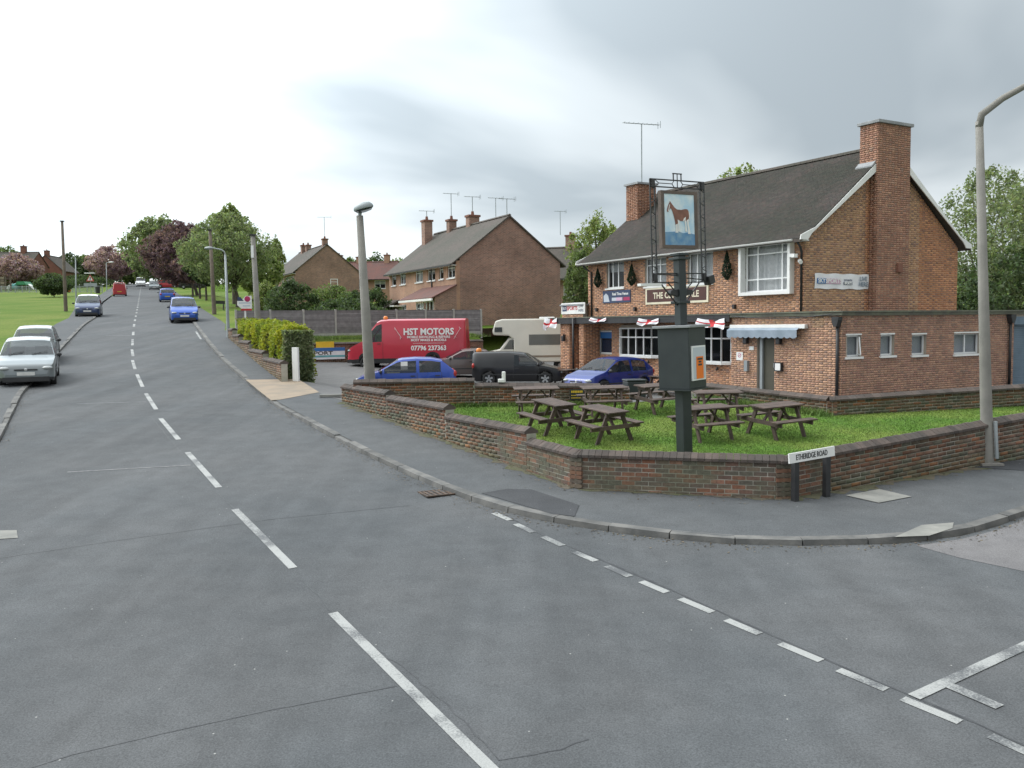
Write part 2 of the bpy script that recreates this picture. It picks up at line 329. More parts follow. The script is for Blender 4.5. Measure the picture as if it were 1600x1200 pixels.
def rawmesh(name, V, Fc, fcol, mat, par=None, smooth=False):
    me = bpy.data.meshes.new(name); k = Fc.shape[1]
    me.vertices.add(len(V)); me.vertices.foreach_set('co', np.ascontiguousarray(V, dtype=np.float32).ravel())
    me.loops.add(Fc.size); me.loops.foreach_set('vertex_index', np.ascontiguousarray(Fc, dtype=np.int32).ravel())
    me.polygons.add(len(Fc)); me.polygons.foreach_set('loop_start', np.arange(0, Fc.size, k, dtype=np.int32)); me.polygons.foreach_set('loop_total', np.full(len(Fc), k, np.int32))
    me.update(calc_edges=True)
    if fcol is not None:
        a = me.attributes.new('Col', 'FLOAT_COLOR', 'CORNER'); c = np.ones((len(Fc), k, 4), np.float32); c[:, :, :3] = np.asarray(fcol)[:, None, :]
        a.data.foreach_set('color', c.ravel())
    return ob(name, me, mat, par, smooth)
def drape(name, pts, dz, mat, hf=None, par=None, knots=True):
    """flat polygon (world xy) laid on the ground"""
    hf = hf or (lambda x, y: G(y))
    bm = bmesh.new(); bm.faces.new([bm.verts.new((p[0], p[1], 0)) for p in pts]); bmesh.ops.triangulate(bm, faces=bm.faces[:])
    if knots:
        for ky in KX+[20, 45, 80, 100, 150, 170]:
            bmesh.ops.bisect_plane(bm, geom=bm.verts[:]+bm.edges[:]+bm.faces[:], plane_co=(0, ky, 0), plane_no=(0, 1, 0))
    for v in bm.verts: v.co.z = hf(v.co.x, v.co.y)+dz
    bmesh.ops.recalc_face_normals(bm, faces=bm.faces[:])
    if sum(f.normal.z for f in bm.faces) < 0: bmesh.ops.reverse_faces(bm, faces=bm.faces[:])
    me = bpy.data.meshes.new(name); bm.to_mesh(me); bm.free(); return ob(name, me, mat, par)
def offset(pl, d):                                     # shift polyline to its right by d (xy)
    o = []
    for i, p in enumerate(pl):
        a = Vector(pl[max(i-1, 0)]).to_2d(); b = Vector(pl[min(i+1, len(pl)-1)]).to_2d(); t = (b-a).normalized(); o.append((p[0]+t.y*d, p[1]-t.x*d))
    return o
def resample(pl, step):
    pl = [Vector(p).to_2d() for p in pl]; outp = [pl[0]]; need = step
    for a, b in zip(pl, pl[1:]):
        L = (b-a).length; pos = 0
        while L-pos >= need: pos += need; outp.append(a+(b-a)*(pos/L)); need = step
        need -= L-pos
    return outp
# ================================================================ ROADS AND GROUND
xy = lambda p: (p[0], p[1])
CL = [xy(gp(*p)) for p in ((767, 1200), (458, 888), (342, 762), (279, 687), (244, 640), (224, 605), (208, 545), (209, 512), (215, 480))]
CL += [xy(gp(218, 462)), xy(gp(220, 449))]; _d = Vector(CL[-1])-Vector(CL[-2]); _d.normalize(); CL += [tuple(Vector(CL[-1])+_d*60), tuple(Vector(CL[-1])+_d*190)]
farC = [p for p in CL if p[1] > 58]
LKn = [xy(gp(*p)) for p in ((0, 692), (35, 618), (70, 577), (100, 543), (128, 513), (150, 497))]
RKn = [xy(gp(*p)) for p in ((430, 635), (390, 601), (350, 567), (325, 538), (306, 512))]
offL = offset(farC, -3.5); offR = offset(farC, 3.4)
LK = [(4, -32), (-3.5, -10), (-6.5, 1), (-8.6, 9), (-10.3, 15)]+LKn+[p for p in offL if p[1] > LKn[-1][1]+3]          # near -> far
RKc = [xy(gp(*p)) for p in ((1600, 806), (1560, 822), (1500, 838), (1400, 850), (1250, 853), (1130, 850), (1000, 838), (900, 823), (830, 810), (760, 792), (700, 770), (640, 744), (560, 706), (490, 668))]
ET = [(60, 43.5), (20, 20.4)]                                                             # side road kerb beyond the frame
RK = ET+RKc+RKn+[p for p in offR if p[1] > RKn[-1][1]+3]                                   # side road -> corner -> far
SOUTH = [(64, 36.5), (17.5, 9.5), (15.6, 6), (17, -2), (36, -32)]
road = struct(drape('road', LK+RK[::-1]+SOUTH, 0, 'asphalt'))
# side road surface patch of older, paler asphalt
sp = [xy(gp(*p)) for p in ((1432, 853), (1500, 843), (1560, 828), (1600, 812))]
struct(drape('side_road_surface', sp+[(20, 20.0), (60, 43.1), (63, 37), (17.2, 11.2), xy(gp(1600, 893)), xy(gp(1500, 872))], .004, 'sideroad'))
# lane marks: every dash is a piece of paint on the road
def strip(name, a, b, w, dz=.006, mat='line', skew=0):
    a = Vector(a[:2]); b = Vector(b[:2]); d = (b-a).normalized(); n = Vector((d.y, -d.x))*w/2
    o = drape(name, [a-n, b-n, b+n, a+n], dz, mat, par=road, knots=True); return o
marks = [((520, 958), (775, 1210)), ((367, 796), (458, 888)), ((293, 707), (342, 762)), ((251, 654), (279, 687)), ((228, 615), (244, 640)), ((214, 585), (223, 605)),
         ((207, 563), (211, 577)), ((206, 546), (208, 557)), ((207, 530), (207, 540))]
for a, b in marks: strip('lane_mark', gp(*a), gp(*b), .115)
far = resample([xy(gp(208, 524))]+[p for p in CL if p[1] > 53], 3.0)
for i in range(0, min(60, len(far)-1), 2): strip('lane_mark', far[i], far[i+1]-(far[i+1]-far[i])*.25, .13)
gw = [((772, 802), (797, 813)), ((806, 819), (833, 832)), ((849, 839), (879, 853)), ((898, 863), (931, 877)), ((948, 885), (984, 901)), ((1002, 909), (1042, 926)), ((1063, 936), (1113, 957)),
      ((1135, 969), (1187, 991)), ((1219, 1006), (1283, 1033)), ((1310, 1047), (1385, 1078)), ((1410, 1092), (1500, 1129)), ((1547, 1150), (1640, 1192))]
for a, b in gw: strip('give_way_dash', gp(*a), gp(*b), .11)
strip('lane_mark', gp(1428, 1090), gp(1640, 992), .12, .009); strip('lane_mark', gp(1474, 1068), gp(1562, 1106), .13, .010)
edge = [xy(gp(*p)) for p in ((306, 518), (314, 530))]; strip('edge_mark', edge[0], edge[1], .10)
# faded transverse lines, tar seams and cracks
for a, b, w in (((105, 738), (298, 727), .05), ((120, 631), (228, 628), .05), ((165, 524), (205, 524), .1)): strip('faded_line', gp(*a), gp(*b), w, .005, 'linef')
def seam(pts, w, jit=0.):
    P = [gp(*p) for p in pts]; Q = [Vector(p[:2]) for p in P]
    if jit:
        q2 = []
        for a, b in zip(Q, Q[1:]):
            n = max(2, int((b-a).length/.12)); q2 += [a+(b-a)*(k/n)+Vector((random.gauss(0, jit), random.gauss(0, jit))) for k in range(n)]
        Q = q2+[Q[-1]]
    m = MB()
    for a, b in zip(Q, Q[1:]):
        d = (b-a)
        if d.length < 1e-4: continue
        d.normalize(); n = Vector((d.y, -d.x))*w*random.uniform(.6, 1.3)/2
        m.poly([(p.x, p.y, G(p.y)+.003) for p in (a-n, a+n, b+n, b-n)])
    o = m.build('tar_seam', 'tar', road, nofix=True); return o
seam(((785, 803), (850, 837), (940, 875), (1040, 918), (1140, 963), (1240, 1008), (1330, 1048), (1430, 1090), (1520, 1128), (1600, 1165)), .035)
seam(((0, 1215), (110, 1180), (260, 1145), (420, 1110), (620, 1072)), .022); seam(((0, 872), (160, 848), (420, 812), (640, 790)), .016)
seam(((235, 650), (290, 715), (345, 775), (420, 850), (500, 935), (545, 985), (620, 1035), (690, 1095), (745, 1150), (782, 1188), (850, 1176), (920, 1155)), .012, .012)
seam(((220, 640), (400, 652)), .02); seam(((60, 585), (330, 570)), .02)
# drain grate, covers
g = thing('drain_grate', 'rusty gully grate in the gutter beside the kerb stones', 'drain', gp(683, 771), R_(26))
MB().box(-.24, .24, -.21, .21, .002, .006).build('tray', 'dark', g)
fr = MB()
for a in ((-.27, .27, -.24, -.2), (-.27, .27, .2, .24), (-.27, -.23, -.2, .2), (.23, .27, -.2, .2)): fr.box(*a, .0, .02)
fr.build('frame', 'iron', g)
for k in range(5): MB().box(-.2+.09*k, -.155+.09*k, -.2, .2, .006, .018).build('bar', 'iron', g)
o = drape('manhole_cover', [xy(gp(*p)) for p in ((-30, 830), (26, 829), (28, 841), (-30, 845))], .008, 'cover'); tag(o, 'pale square manhole cover set in the road', 'manhole')
# ---------------------------------------------------------------- pavements with kerb stones
KH = .075
Rend = gp(540, 632); C1 = gp(905, 768); C2 = gp(1220, 784); E1 = gp(1540, 730); E2 = C2+(E1-C2).normalized()*16; M1 = gp(445, 600); HW = gp(360, 530)
for p in (Rend, C1, C2, E1, E2, M1, HW): p.z = G(p.y)
iR = offset(RK, .14); outer = [p for p in offset(RK, 1.75) if p[1] > 48 and p[0] < 0]
farp = [p for p in outer if p[1] < 250]; kin = [p for p in iR if not (p[0] < 0 and p[1] > 250)]
rp = kin+farp[::-1]+[xy(HW), xy(M1), xy(Rend), xy(C1), xy(C2), xy(E1), (E2.x, E2.y), (58, 48)]
pav = struct(drape('pavement', rp, KH, 'pave'))
LKf = [p for p in LK if p[1] < 250]; iL = offset(LKf, -.14); oL = offset(LKf, -1.75)
pavL = struct(drape('left_pavement', iL+oL[::-1], KH, 'pave'))
def kerbs(pl, side, par, y1, h=KH+.008):
    P = resample(pl, .914)
    for a, b in zip(P, P[1:]):
        if not (8 < (a.y+b.y)/2 < y1) or a.x > 13: continue
        m = (a+b)/2; d = (b-a).normalized(); n = Vector((d.y, -d.x))*side; dip = 0
        if -9.5 < m.x < -5.2 and side > 0 and 22 < m.y < 30.5: dip = .02
        dip += random.uniform(0, .008)+(.02 if random.random() < .08 else 0)
        q = MB(); e = d*.010
        L3 = [(a+e, .0), (b-e, .0), (b-e+n*.18, .0), (a+e+n*.18, .0)]
        zz = [G(p.y) for p, _ in L3]; top = h-dip
        vs = [(p.x, p.y, z-.1) for (p, _), z in zip(L3, zz)]+[(p.x+n.x*(.02 if i < 2 else 0), p.y+n.y*(.02 if i < 2 else 0), z+top) for i, ((p, _), z) in enumerate(zip(L3, zz))]
        q.add(vs, [(0, 1, 2, 3), (4, 5, 6, 7), (0, 1, 5, 4), (1, 2, 6, 5), (2, 3, 7, 6), (3, 0, 4, 7)]); q.build('kerb_stone', 'kerb', par)
kerbs(RK[1:], 1, pav, 62); kerbs(LKf[2:], -1, pavL, 70)
for nm, pts, mt in (('crossing_slab', ((384, 597), (466, 596), (499, 617), (437, 629), (424, 630), (404, 614)), 'slab'), ('asphalt_patch', ((752, 778), (795, 771), (830, 772), (905, 797), (898, 815), (862, 811)), 'pavedark'),
                    ('asphalt_patch', ((1480, 716), (1600, 728), (1600, 742), (1500, 736)), 'pavedark'),
                    ('concrete_patch', ((1398, 848), (1440, 829), (1490, 825), (1488, 834), (1452, 846)), 'cover')):
    drape(nm, [xy(gp(*p)) for p in pts], KH+.008, mt, par=pav)
o = drape('inspection_cover', [xy(gp(*p)) for p in ((1321, 782), (1374, 772), (1424, 784), (1373, 794))], KH+.012, 'cover'); tag(o, 'pale concrete inspection cover on the corner pavement', 'cover')
struct(drape('green', oL+[(-330, 250), (-330, -20), (-30, -32)], KH+.0, 'grass'))
# right hand verge: a ribbon from the pavement edge, dropping to the housing plots
def plot(y): return 3.5+(y-50)*.055
def TR(x, y, d):
    k = min(1, max(0, (d-3)/7)); k = k*k*(3-2*k); return (1-k)*(G(y)+KH)+k*min(G(y), plot(y))
FD = Vector((.891, .454)); F0 = at(369, 500, 48).to_2d()
edge = [F0-FD*.7]+[Vector(p) for p in farp if p[1] > 50]
edge = [edge[0]]+resample([(edge[0])]+edge[1:], 3.5)[1:]
offs = [0, 1, 2, 3, 4.5, 6, 8, 10, 14, 20, 30, 50, 90, 160]
V = []; Fc = []
for i, p in enumerate(edge):
    dirv = FD
    for d in offs:
        q = p+dirv*d; V.append((q.x, q.y, TR(q.x, q.y, d)+.012*math.sin(q.x*3+q.y*2)))
k = len(offs)
for i in range(len(edge)-1):
    for j in range(k-1): Fc.append((i*k+j, i*k+j+1, (i+1)*k+j+1, (i+1)*k+j))
struct(rawmesh('verge', np.array(V), np.array(Fc), None, 'grass', smooth=True))
# far ground to the horizon (kept below everything else)
gx = np.concatenate([np.linspace(-2500, -150, 12), np.linspace(-120, 120, 41), np.linspace(150, 2500, 12)]); gy = np.concatenate([np.linspace(-300, 0, 7), np.linspace(6, 260, 64), np.linspace(300, 3000, 16)])
V = [(x, y, (min(G(y), plot(max(y, 0))) if 20 < y < 260 and x > -80 else G(y))-(2.8 if y < 260 else .3)) for y in gy for x in gx]; k = len(gx)
Fc = [(j*k+i, j*k+i+1, (j+1)*k+i+1, (j+1)*k+i) for j in range(len(gy)-1) for i in range(k-1)]
struct(rawmesh('terrain', np.array(V), np.array(Fc), None, 'grass', smooth=True))
# ---------------------------------------------------------------- car park, yard, driveway
W2a = gp(745, 635); W2b = gp(978, 631); W3a = gp(1100, 624); W4a = gp(1300, 650); W4b = gp(1500, 640)
W4c = W4a+(W4b-W4a).normalized()*13
FL = lambda t, off=0: (F0.x+FD.x*t+FD.y*off, F0.y+FD.y*t-FD.x*off)       # fence line, off = towards the camera
cpts = [xy(M1), xy(HW-Vector((-.3, .6, 0))), FL(1.2, 1.5), FL(14, 1.5), FL(14, .2), FL(30, .2), (44, 58), (44, 28), xy(W4c), xy(W4a), xy(W3a), xy(W2b), xy(W2a), xy(Rend)]
def drape2(name, pts, dz, mat, hf, xs=(-.667, -5, 5, 12)):
    o = drape(name, pts, dz, mat, hf=hf, knots=False); me = o.data; bm = bmesh.new(); bm.from_mesh(me)
    for x in xs: bmesh.ops.bisect_plane(bm, geom=bm.verts[:]+bm.edges[:]+bm.faces[:], plane_co=(x, 0, 0), plane_no=(1, 0, 0))
    bmesh.ops.bisect_plane(bm, geom=bm.verts[:]+bm.edges[:]+bm.faces[:], plane_co=(0, 40, 0), plane_no=(0, 1, 0))
    for v in bm.verts: v.co.z = hf(v.co.x, v.co.y)+dz
    bm.to_mesh(me); bm.free(); return o
struct(drape2('car_park', cpts, 0, 'carpark', CP))
V = []; n = 8; inn = Vector((.62, .78))
for i in range(n+1):
    a = Vector(xy(M1)).lerp(Vector(xy(Rend)), i/n)
    for j in range(6):
        q = a+inn*(j*.9); k = j/5; k = k*k*(3-2*k); V.append((q.x, q.y, (G(a.y)+KH+.006)*(1-k)+(CP(q.x, q.y)+.006)*k))
Fc = [(i*6+j, i*6+j+1, (i+1)*6+j+1, (i+1)*6+j) for i in range(n) for j in range(5)]
struct(rawmesh('driveway', np.array(V), np.array(Fc), None, 'carpark', smooth=True))
lawn = [xy(Rend), xy(C1), xy(C2), xy(E1), (E2.x, E2.y), xy(W4c), xy(W4b), xy(W4a), xy(W3a), xy(W2b), xy(W2a)]
LH = .03
struct(drape('lawn', lawn, LH, 'lawn'))
# short grass blades on the lawn
def inside(poly, x, y):
    c = np.zeros(len(x), bool); n = len(poly)
    for i in range(n):
        (x1, y1), (x2, y2) = poly[i], poly[i-1]
        c ^= ((y1 > y) != (y2 > y)) & (x < (x2-x1)*(y-y1)/(y2-y1+1e-12)+x1)
    return c
def blades(name, poly, n, h, dz, hf=None, mat='blade', label=None, par=None):
    P = np.array(poly); x = RNG.uniform(P[:, 0].min(), P[:, 0].max(), n*3); y = RNG.uniform(P[:, 1].min(), P[:, 1].max(), n*3)
    k = inside(poly, x, y); x = x[k][:n]; y = y[k][:n]; n = len(x); z = np.interp(y, KX, KZ)+dz if hf is None else hf(x, y)
    a = RNG.uniform(0, 6.28, n); w = RNG.uniform(.004, .009, n); hh = h*RNG.uniform(.5, 1.4, n); lx = RNG.normal(0, .5, n)*hh; ly = RNG.normal(0, .5, n)*hh
    V = np.stack([np.stack([x-np.cos(a)*w, y-np.sin(a)*w, z], 1), np.stack([x+np.cos(a)*w, y+np.sin(a)*w, z], 1), np.stack([x+lx, y+ly, z+hh], 1)], 1).reshape(-1, 3)
    col = np.repeat(RNG.uniform(.7, 1.35, n)[:, None], 3, 1)*np.array([1, 1, .9])
    return rawmesh(name, V, np.arange(3*n).reshape(-1, 3), col, mat, par)
o = stuff(blades('lawn_blades', lawn, 190000, .028, LH)); tag(o, 'short mown grass around the picnic tables', 'grass')
# ---------------------------------------------------------------- low walls, brick by brick
def wall(root, P0, P1, secs, thick=.22, single=0, ground=None, cope=True, palette=None, outside=1, capw=.15, cl=.225):
    """secs: (t0, top0, t1, top1) brick tops along the line; courses run parallel to each top"""
    P0 = Vector((P0[0], P0[1], 0)); P1 = Vector((P1[0], P1[1], 0)); d = (P1-P0).normalized(); n = Vector((d.y, -d.x, 0))*outside
    ground = ground or (lambda x, y: G(y)+KH)
    palette = palette or [(.185, .105, .078), (.15, .10, .08), (.20, .10, .068), (.135, .105, .085), (.115, .105, .085), (.165, .115, .085), (.24, .105, .06)]
    Cs, Hs, Ax, Co = [], [], [], []; singles = []; core = MB()
    for t0, z0, t1, z1 in secs:
        a = P0+d*t0; b = P0+d*t1; u = (b-a+Vector((0, 0, z1-z0))).normalized(); w = n.cross(u); w = w if w.z > 0 else -w
        gmin = min(ground(a.x, a.y), ground(b.x, b.y))-.12; L = (b-a).length/ (u.xy.length)
        nc = int((max(z0, z1)-gmin)/.075)+1; zb = gmin
        core.add([a-n*(thick/2-.006)+Vector((0, 0, zb)), b-n*(thick/2-.006)+Vector((0, 0, zb)), b+n*(thick/2-.006)+Vector((0, 0, zb)), a+n*(thick/2-.006)+Vector((0, 0, zb)),
                  a-n*(thick/2-.006)+Vector((0, 0, z0-.002)), b-n*(thick/2-.006)+Vector((0, 0, z1-.002)), b+n*(thick/2-.006)+Vector((0, 0, z1-.002)), a+n*(thick/2-.006)+Vector((0, 0, z0-.002))],
                 [(0, 1, 2, 3), (4, 5, 6, 7), (0, 1, 5, 4), (1, 2, 6, 5), (2, 3, 7, 6), (3, 0, 4, 7)])
        for side in (1, -1):
            for c in range(nc):
                s = -(.1125 if c % 2 else 0)
                while s < L-.01:
                    x0 = max(s, 0)+.007; x1 = min(s+.225, L)-.007; s += .225
                    if x1-x0 < .03: continue
                    p = a+u*((x0+x1)/2)+Vector((0, 0, z0))-w*(c*.075+.0375)
                    if p.z+.04 < ground(p.x, p.y)-.03: continue
                    jit = random.uniform(-.004, .006); cen = p+n*side*(thick/2-.05+jit)
                    col = random.choice(palette); k = random.uniform(.75, 1.25); damp = max(0, 1-(p.z-ground(p.x, p.y))/.35)
                    col = tuple(v*k*(1-.18*damp*(j != 1)) for j, v in enumerate(col))
                    singles.append(((cen-CAM).length if side == 1 else 99, cen, ((x1-x0)/2, .05, .031), (u, n*side, w), col))
        if cope:
            nn_ = max(1, round(L/cl)); st = L/nn_
            for q in range(nn_):
                m = MB(); uu = st/2-.003; hgt = .012*random.random()
                for sgn in (0,):
                    prof = [(-capw, 0), (capw, 0), (capw, .045), (.02, .115+hgt), (-.02, .115+hgt), (-capw, .045)]
                    cc = a+u*(st*(q+.5))+Vector((0, 0, z0))
                    vs = [cc+u*e+n*pp[0]+w*pp[1] for e in (-uu, uu) for pp in prof]
                    m.add(vs, [tuple(range(6))[::-1], tuple(range(6, 12))]+[(i, (i+1) % 6, 6+(i+1) % 6, 6+i) for i in range(6)])
                m.build('coping_brick', 'cope', root)
    core.build('wall_core', 'wmortar', root)
    singles.sort(key=lambda s: s[0]); meshes = {}
    for dist, cen, h, ax, col in singles[:single]:
        key = round(h[0], 2)
        if key not in meshes:
            q = MB().box(-h[0], h[0], -.05, .05, -.031, .031); me = bpy.data.meshes.new('brick'); me.from_pydata(q.v, [], q.f); me.materials.append(X['wbrick1']); meshes[key] = me
        o = bpy.data.objects.new('brick', meshes[key]); COL.objects.link(o); o.parent = root; u, n2, w = ax
        o.matrix_local = Matrix(((u.x, n2.x, w.x, cen.x), (u.y, n2.y, w.y, cen.y), (u.z, n2.z, w.z, cen.z), (0, 0, 0, 1)))
    rest = singles[single:]
    o = boxes_mesh('brickwork', [s[1] for s in rest], [s[2] for s in rest], [[list(v) for v in s[3]] for s in rest], [s[4] for s in rest], 'wbrick', root, 6); stuff(o)
def wroot(name, label): return thing(name, label, 'wall')
ch = .115
# roadside leg steps down towards the corner
GWR = wroot('garden_wall', 'low brown brick wall with saddle coping around the corner of the pub garden')
wall(GWR, Rend, C1, [(0, 2.34-ch, 3.2, 2.34-ch), (3.2, 2.25-ch-.03, 6.5, 2.25-ch-.03), (6.5, 2.03-ch, 9.85, 2.03-ch), (9.85, 1.83-ch, 11.42, 1.79-ch)], single=110, outside=1, cl=.115)
wall(GWR, C1, C2, [(-.045, 1.79-ch, 3.36, 1.77-ch)], single=150, outside=1, cl=.115)
wall(GWR, C2, E2, [(-.045, 1.75-ch, 6.1, 2.13-ch), (6.1, 2.13-ch, 11, 2.44-ch)], single=38, outside=1, cl=.115)
def quoin(root, P, d0, d1, ztop, gf, s=.118):
    b = (Vector(d0).normalized()+Vector(d1).normalized()).normalized(); a = math.atan2(b.y, b.x); z = ztop; k = 0
    while z > gf(P[0], P[1])-.1:
        o = MB().box(-s, s, -s+.002*(k % 2), s+.002*(k % 2), -.031, .031).build('quoin_brick', 'wbrick1', root); o.location = (P[0], P[1], z-.0375); o.rotation_euler = (0, 0, a); z -= .075; k += 1
    c = MB().prism([(-.155, 0), (.155, 0), (.155, .045), (.02, .12), (-.02, .12), (-.155, .045)], -.06, .06, 'x').build('coping_brick', 'cope', root); c.location = (P[0], P[1], ztop+.002); c.rotation_euler = (0, 0, a)
lg = lambda x, y: G(y)+LH
pg = lambda x, y: G(y)+KH
quoin(GWR, C1, C1-Rend, C2-C1, 1.785-ch, pg); quoin(GWR, C2, C2-C1, E1-C2, 1.76-ch, pg)
# dirt and moss gathered along the pavement side of the garden wall
def dirt(a, b, side, n, w):
    a = Vector(a[:2]); b = Vector(b[:2]); d = (b-a).normalized(); nr = Vector((d.y, -d.x))*side; L = (b-a).length; top = []; bot = []
    for i in range(n+1):
        p = a+d*(L*i/n); top.append(p+nr*.10); bot.append(p+nr*(.12+w*(.25+random.random()*random.random()*1.3)))
    m = MB()
    for i in range(n): m.poly([(q.x, q.y, G(q.y)+KH+.004) for q in (top[i], bot[i], bot[i+1], top[i+1])])
    m.build('dirt_strip', 'earth', pav, nofix=True)
dirt(Rend, C1, 1, 60, .22); dirt(C1, C2, 1, 24, .14); dirt(C2, E1, 1, 34, .25)
CPW = wroot('car_park_wall', 'red brick wall with step between the lawn and the parked cars')
dW = (W2b-W2a).normalized(); Pm = W2a-dW*3.35
wall(CPW, Pm, W2b, [(0, 2.50-ch, 3.3, 2.50-ch), (3.3, 2.36-ch, 6.75, 2.3-ch), (6.75, 2.2-ch, 7.55, 2.2-ch)], ground=lg, outside=1, palette=[(.22, .10, .068), (.18, .10, .075), (.25, .105, .06), (.15, .10, .08)])
YW = wroot('yard_wall', 'low brick wall with coping between the lawn and the pub side yard')
wall(YW, W3a, W4a, [(0, 2.24-ch, 3.80, 2.05-ch)], ground=lg, outside=1); quoin(YW, W4a, W4a-W3a, W4b-W4a, 2.05-ch, lg); wall(YW, W4a, W4c, [(-.06, 2.05-ch, 13, 2.46-ch)], ground=lg, outside=1)
HWL = wroot('hedge_wall', 'stepped low brick wall under the golden hedge by the driveway')
wall(HWL, M1, HW, [(0.0, 2.85-ch, 4.4, 2.85-ch), (4.4, 3.08-ch, 8.8, 3.08-ch), (8.8, 3.4-ch, 12.5, 3.4-ch), (12.5, 3.66-ch, 15.4, 3.66-ch), (15.4, 3.95-ch, 17.5, 3.95-ch)], outside=-1, ground=lambda x, y: G(y)+KH, palette=[(.24, .135, .095), (.21, .125, .095), (.26, .15, .10), (.18, .12, .09)])
RW = wroot('retaining_wall', 'red brick retaining wall at the back of the car park below the fence')
wall(RW, FL(.2, 1.5), FL(14, 1.5), [(0, 3.1-ch, 13.8, 3.1-ch)], ground=CP, outside=1, palette=[(.20, .085, .06), (.17, .08, .06), (.22, .10, .07)])
V = []; ts = np.linspace(-.6, 14, 30)
for t in ts:
    for o_, z in ((1.42, 3.06), (1.1, 3.2), (.5, 3.4), (0.0, 3.46), (-.8, 3.5)): q = FL(t, o_); V.append((*q, z+random.uniform(-.03, .03)))
Fc = [(i*5+j, i*5+j+1, (i+1)*5+j+1, (i+1)*5+j) for i in range(len(ts)-1) for j in range(4)]
struct(rawmesh('grass_bank', np.array(V), np.array(Fc), None, 'grass', smooth=True))
V = []; ts = np.linspace(13.8, 40, 30)
for t in ts:
    for o_, z in ((.25, CP(*FL(t, .2))-.1), (-.6, 2.35), (-1.6, 2.75), (-3, 3.3), (-5, 3.5)): q = FL(t, o_); V.append((*q, z+random.uniform(-.03, .03)))
struct(rawmesh('garden_slope', np.array(V), np.array(Fc), None, 'grass', smooth=True))
# ---------------------------------------------------------------- timber fence on the bank
fz = 3.45; FN = thing('panel_fence', 'grey waney timber fence panels between pale concrete posts behind the red van', 'fence', (F0.x, F0.y, fz), math.atan2(FD.y, FD.x))
gbm = None
for i in range(9):
    MB().box(1.83*i-.055, 1.83*i+.055, -.05, .05, -.3, 1.5).build('post', 'concp', FN)
    if i == 8: break
    MB().box(1.83*i+.055, 1.83*i+1.775, -.02, .02, -.12, .14).build('gravel_board', 'concp', FN)
    pn = MB().box(1.83*i+.06, 1.83*i+1.77, .0, .012, .15, 1.42).build('panel', 'fence', FN)
    for k in range(11):
        z = .15+k*.117; q = MB(); x0 = 1.83*i+.057; x1 = 1.83*i+1.773
        q.add([(x0, -.03, z), (x1, -.03, z+random.uniform(-.012, .012)), (x1, -.006, z+.125), (x0, -.006, z+.125), (x0, -.016, z), (x1, -.016, z), (x1, .0, z+.125), (x0, .0, z+.125)], [(0, 1, 2, 3), (4, 5, 6, 7), (0, 1, 5, 4), (1, 2, 6, 5), (2, 3, 7, 6), (3, 0, 4, 7)])
        q.build('board', 'fence', pn)
    MB().box(1.83*i+.06, 1.83*i+1.77, -.035, .025, 1.42, 1.45).build('capping', 'fence', FN)
# ================================================================ THE PUB
A0 = at(1255, 600, 30.5); A0.z = PUBZ; TH = R_(120)
PX = Vector((math.cos(TH), math.sin(TH), 0)); PY = Vector((-math.sin(TH), math.cos(TH), 0))
def onpl(px, py, org, n):
    v = ray(px, py); P = CAM+v*((org-CAM).dot(n)/v.dot(n)); d = P-A0; return d.dot(PX), d.dot(PY), d.z
def pF(px, py, yl=0): a = onpl(px, py, A0+PY*yl, PY); return a[0], a[2]
def pS(px, py, xl=0): a = onpl(px, py, A0+PX*xl, PX); return a[1], a[2]
def rect(fn, a, b, *k):
    p = fn(*a, *k); q = fn(*b, *k); return min(p[0], q[0]), max(p[0], q[0]), min(p[1], q[1]), max(p[1], q[1])
PL, PD, ZS, ZE, ZR, EX, PJ = 12.9, 8.55, 2.72, 5.32, 8.72, 2.35, .9
PUB = thing('pub', 'two storey orange brick pub with tiled roof, white window frames and flat roofed ground floor', 'pub', A0, TH)
def boxp(m, pl, u0, u1, z0, z1, d0, d1):
    k, c = pl
    if k == 'F': m.box(u0, u1, c+d0, c+d1, z0, z1)
    elif k == 'B': m.box(u0, u1, c-d1, c-d0, z0, z1)
    elif k == 'S': m.box(c-d1, c-d0, u0, u1, z0, z1)
    else: m.box(c+d0, c+d1, u0, u1, z0, z1)           # 'E' outward +x
    return m
def ptp(pl, u, z, d=0):
    k, c = pl; return {'F': (u, c+d, z), 'B': (u, c-d, z), 'S': (c-d, u, z), 'E': (c+d, u, z)}[k]
UV = {'F': ((-1, 0, 0), (0, 0, 1)), 'B': ((1, 0, 0), (0, 0, 1)), 'S': ((0, -1, 0), (0, 0, 1)), 'E': ((0, 1, 0), (0, 0, 1))}
AXS = {'F': ((1, 0, 0), (0, 1, 0), (0, 0, 1)), 'B': ((-1, 0, 0), (0, -1, 0), (0, 0, 1)), 'S': ((0, -1, 0), (-1, 0, 0), (0, 0, 1)), 'E': ((0, 1, 0), (1, 0, 0), (0, 0, 1))}
PAL = [(.56, .305, .18), (.52, .275, .165), (.59, .33, .20), (.54, .29, .175), (.50, .255, .155)]; HED = [(.36, .215, .155), (.30, .19, .145), (.43, .25, .165)]
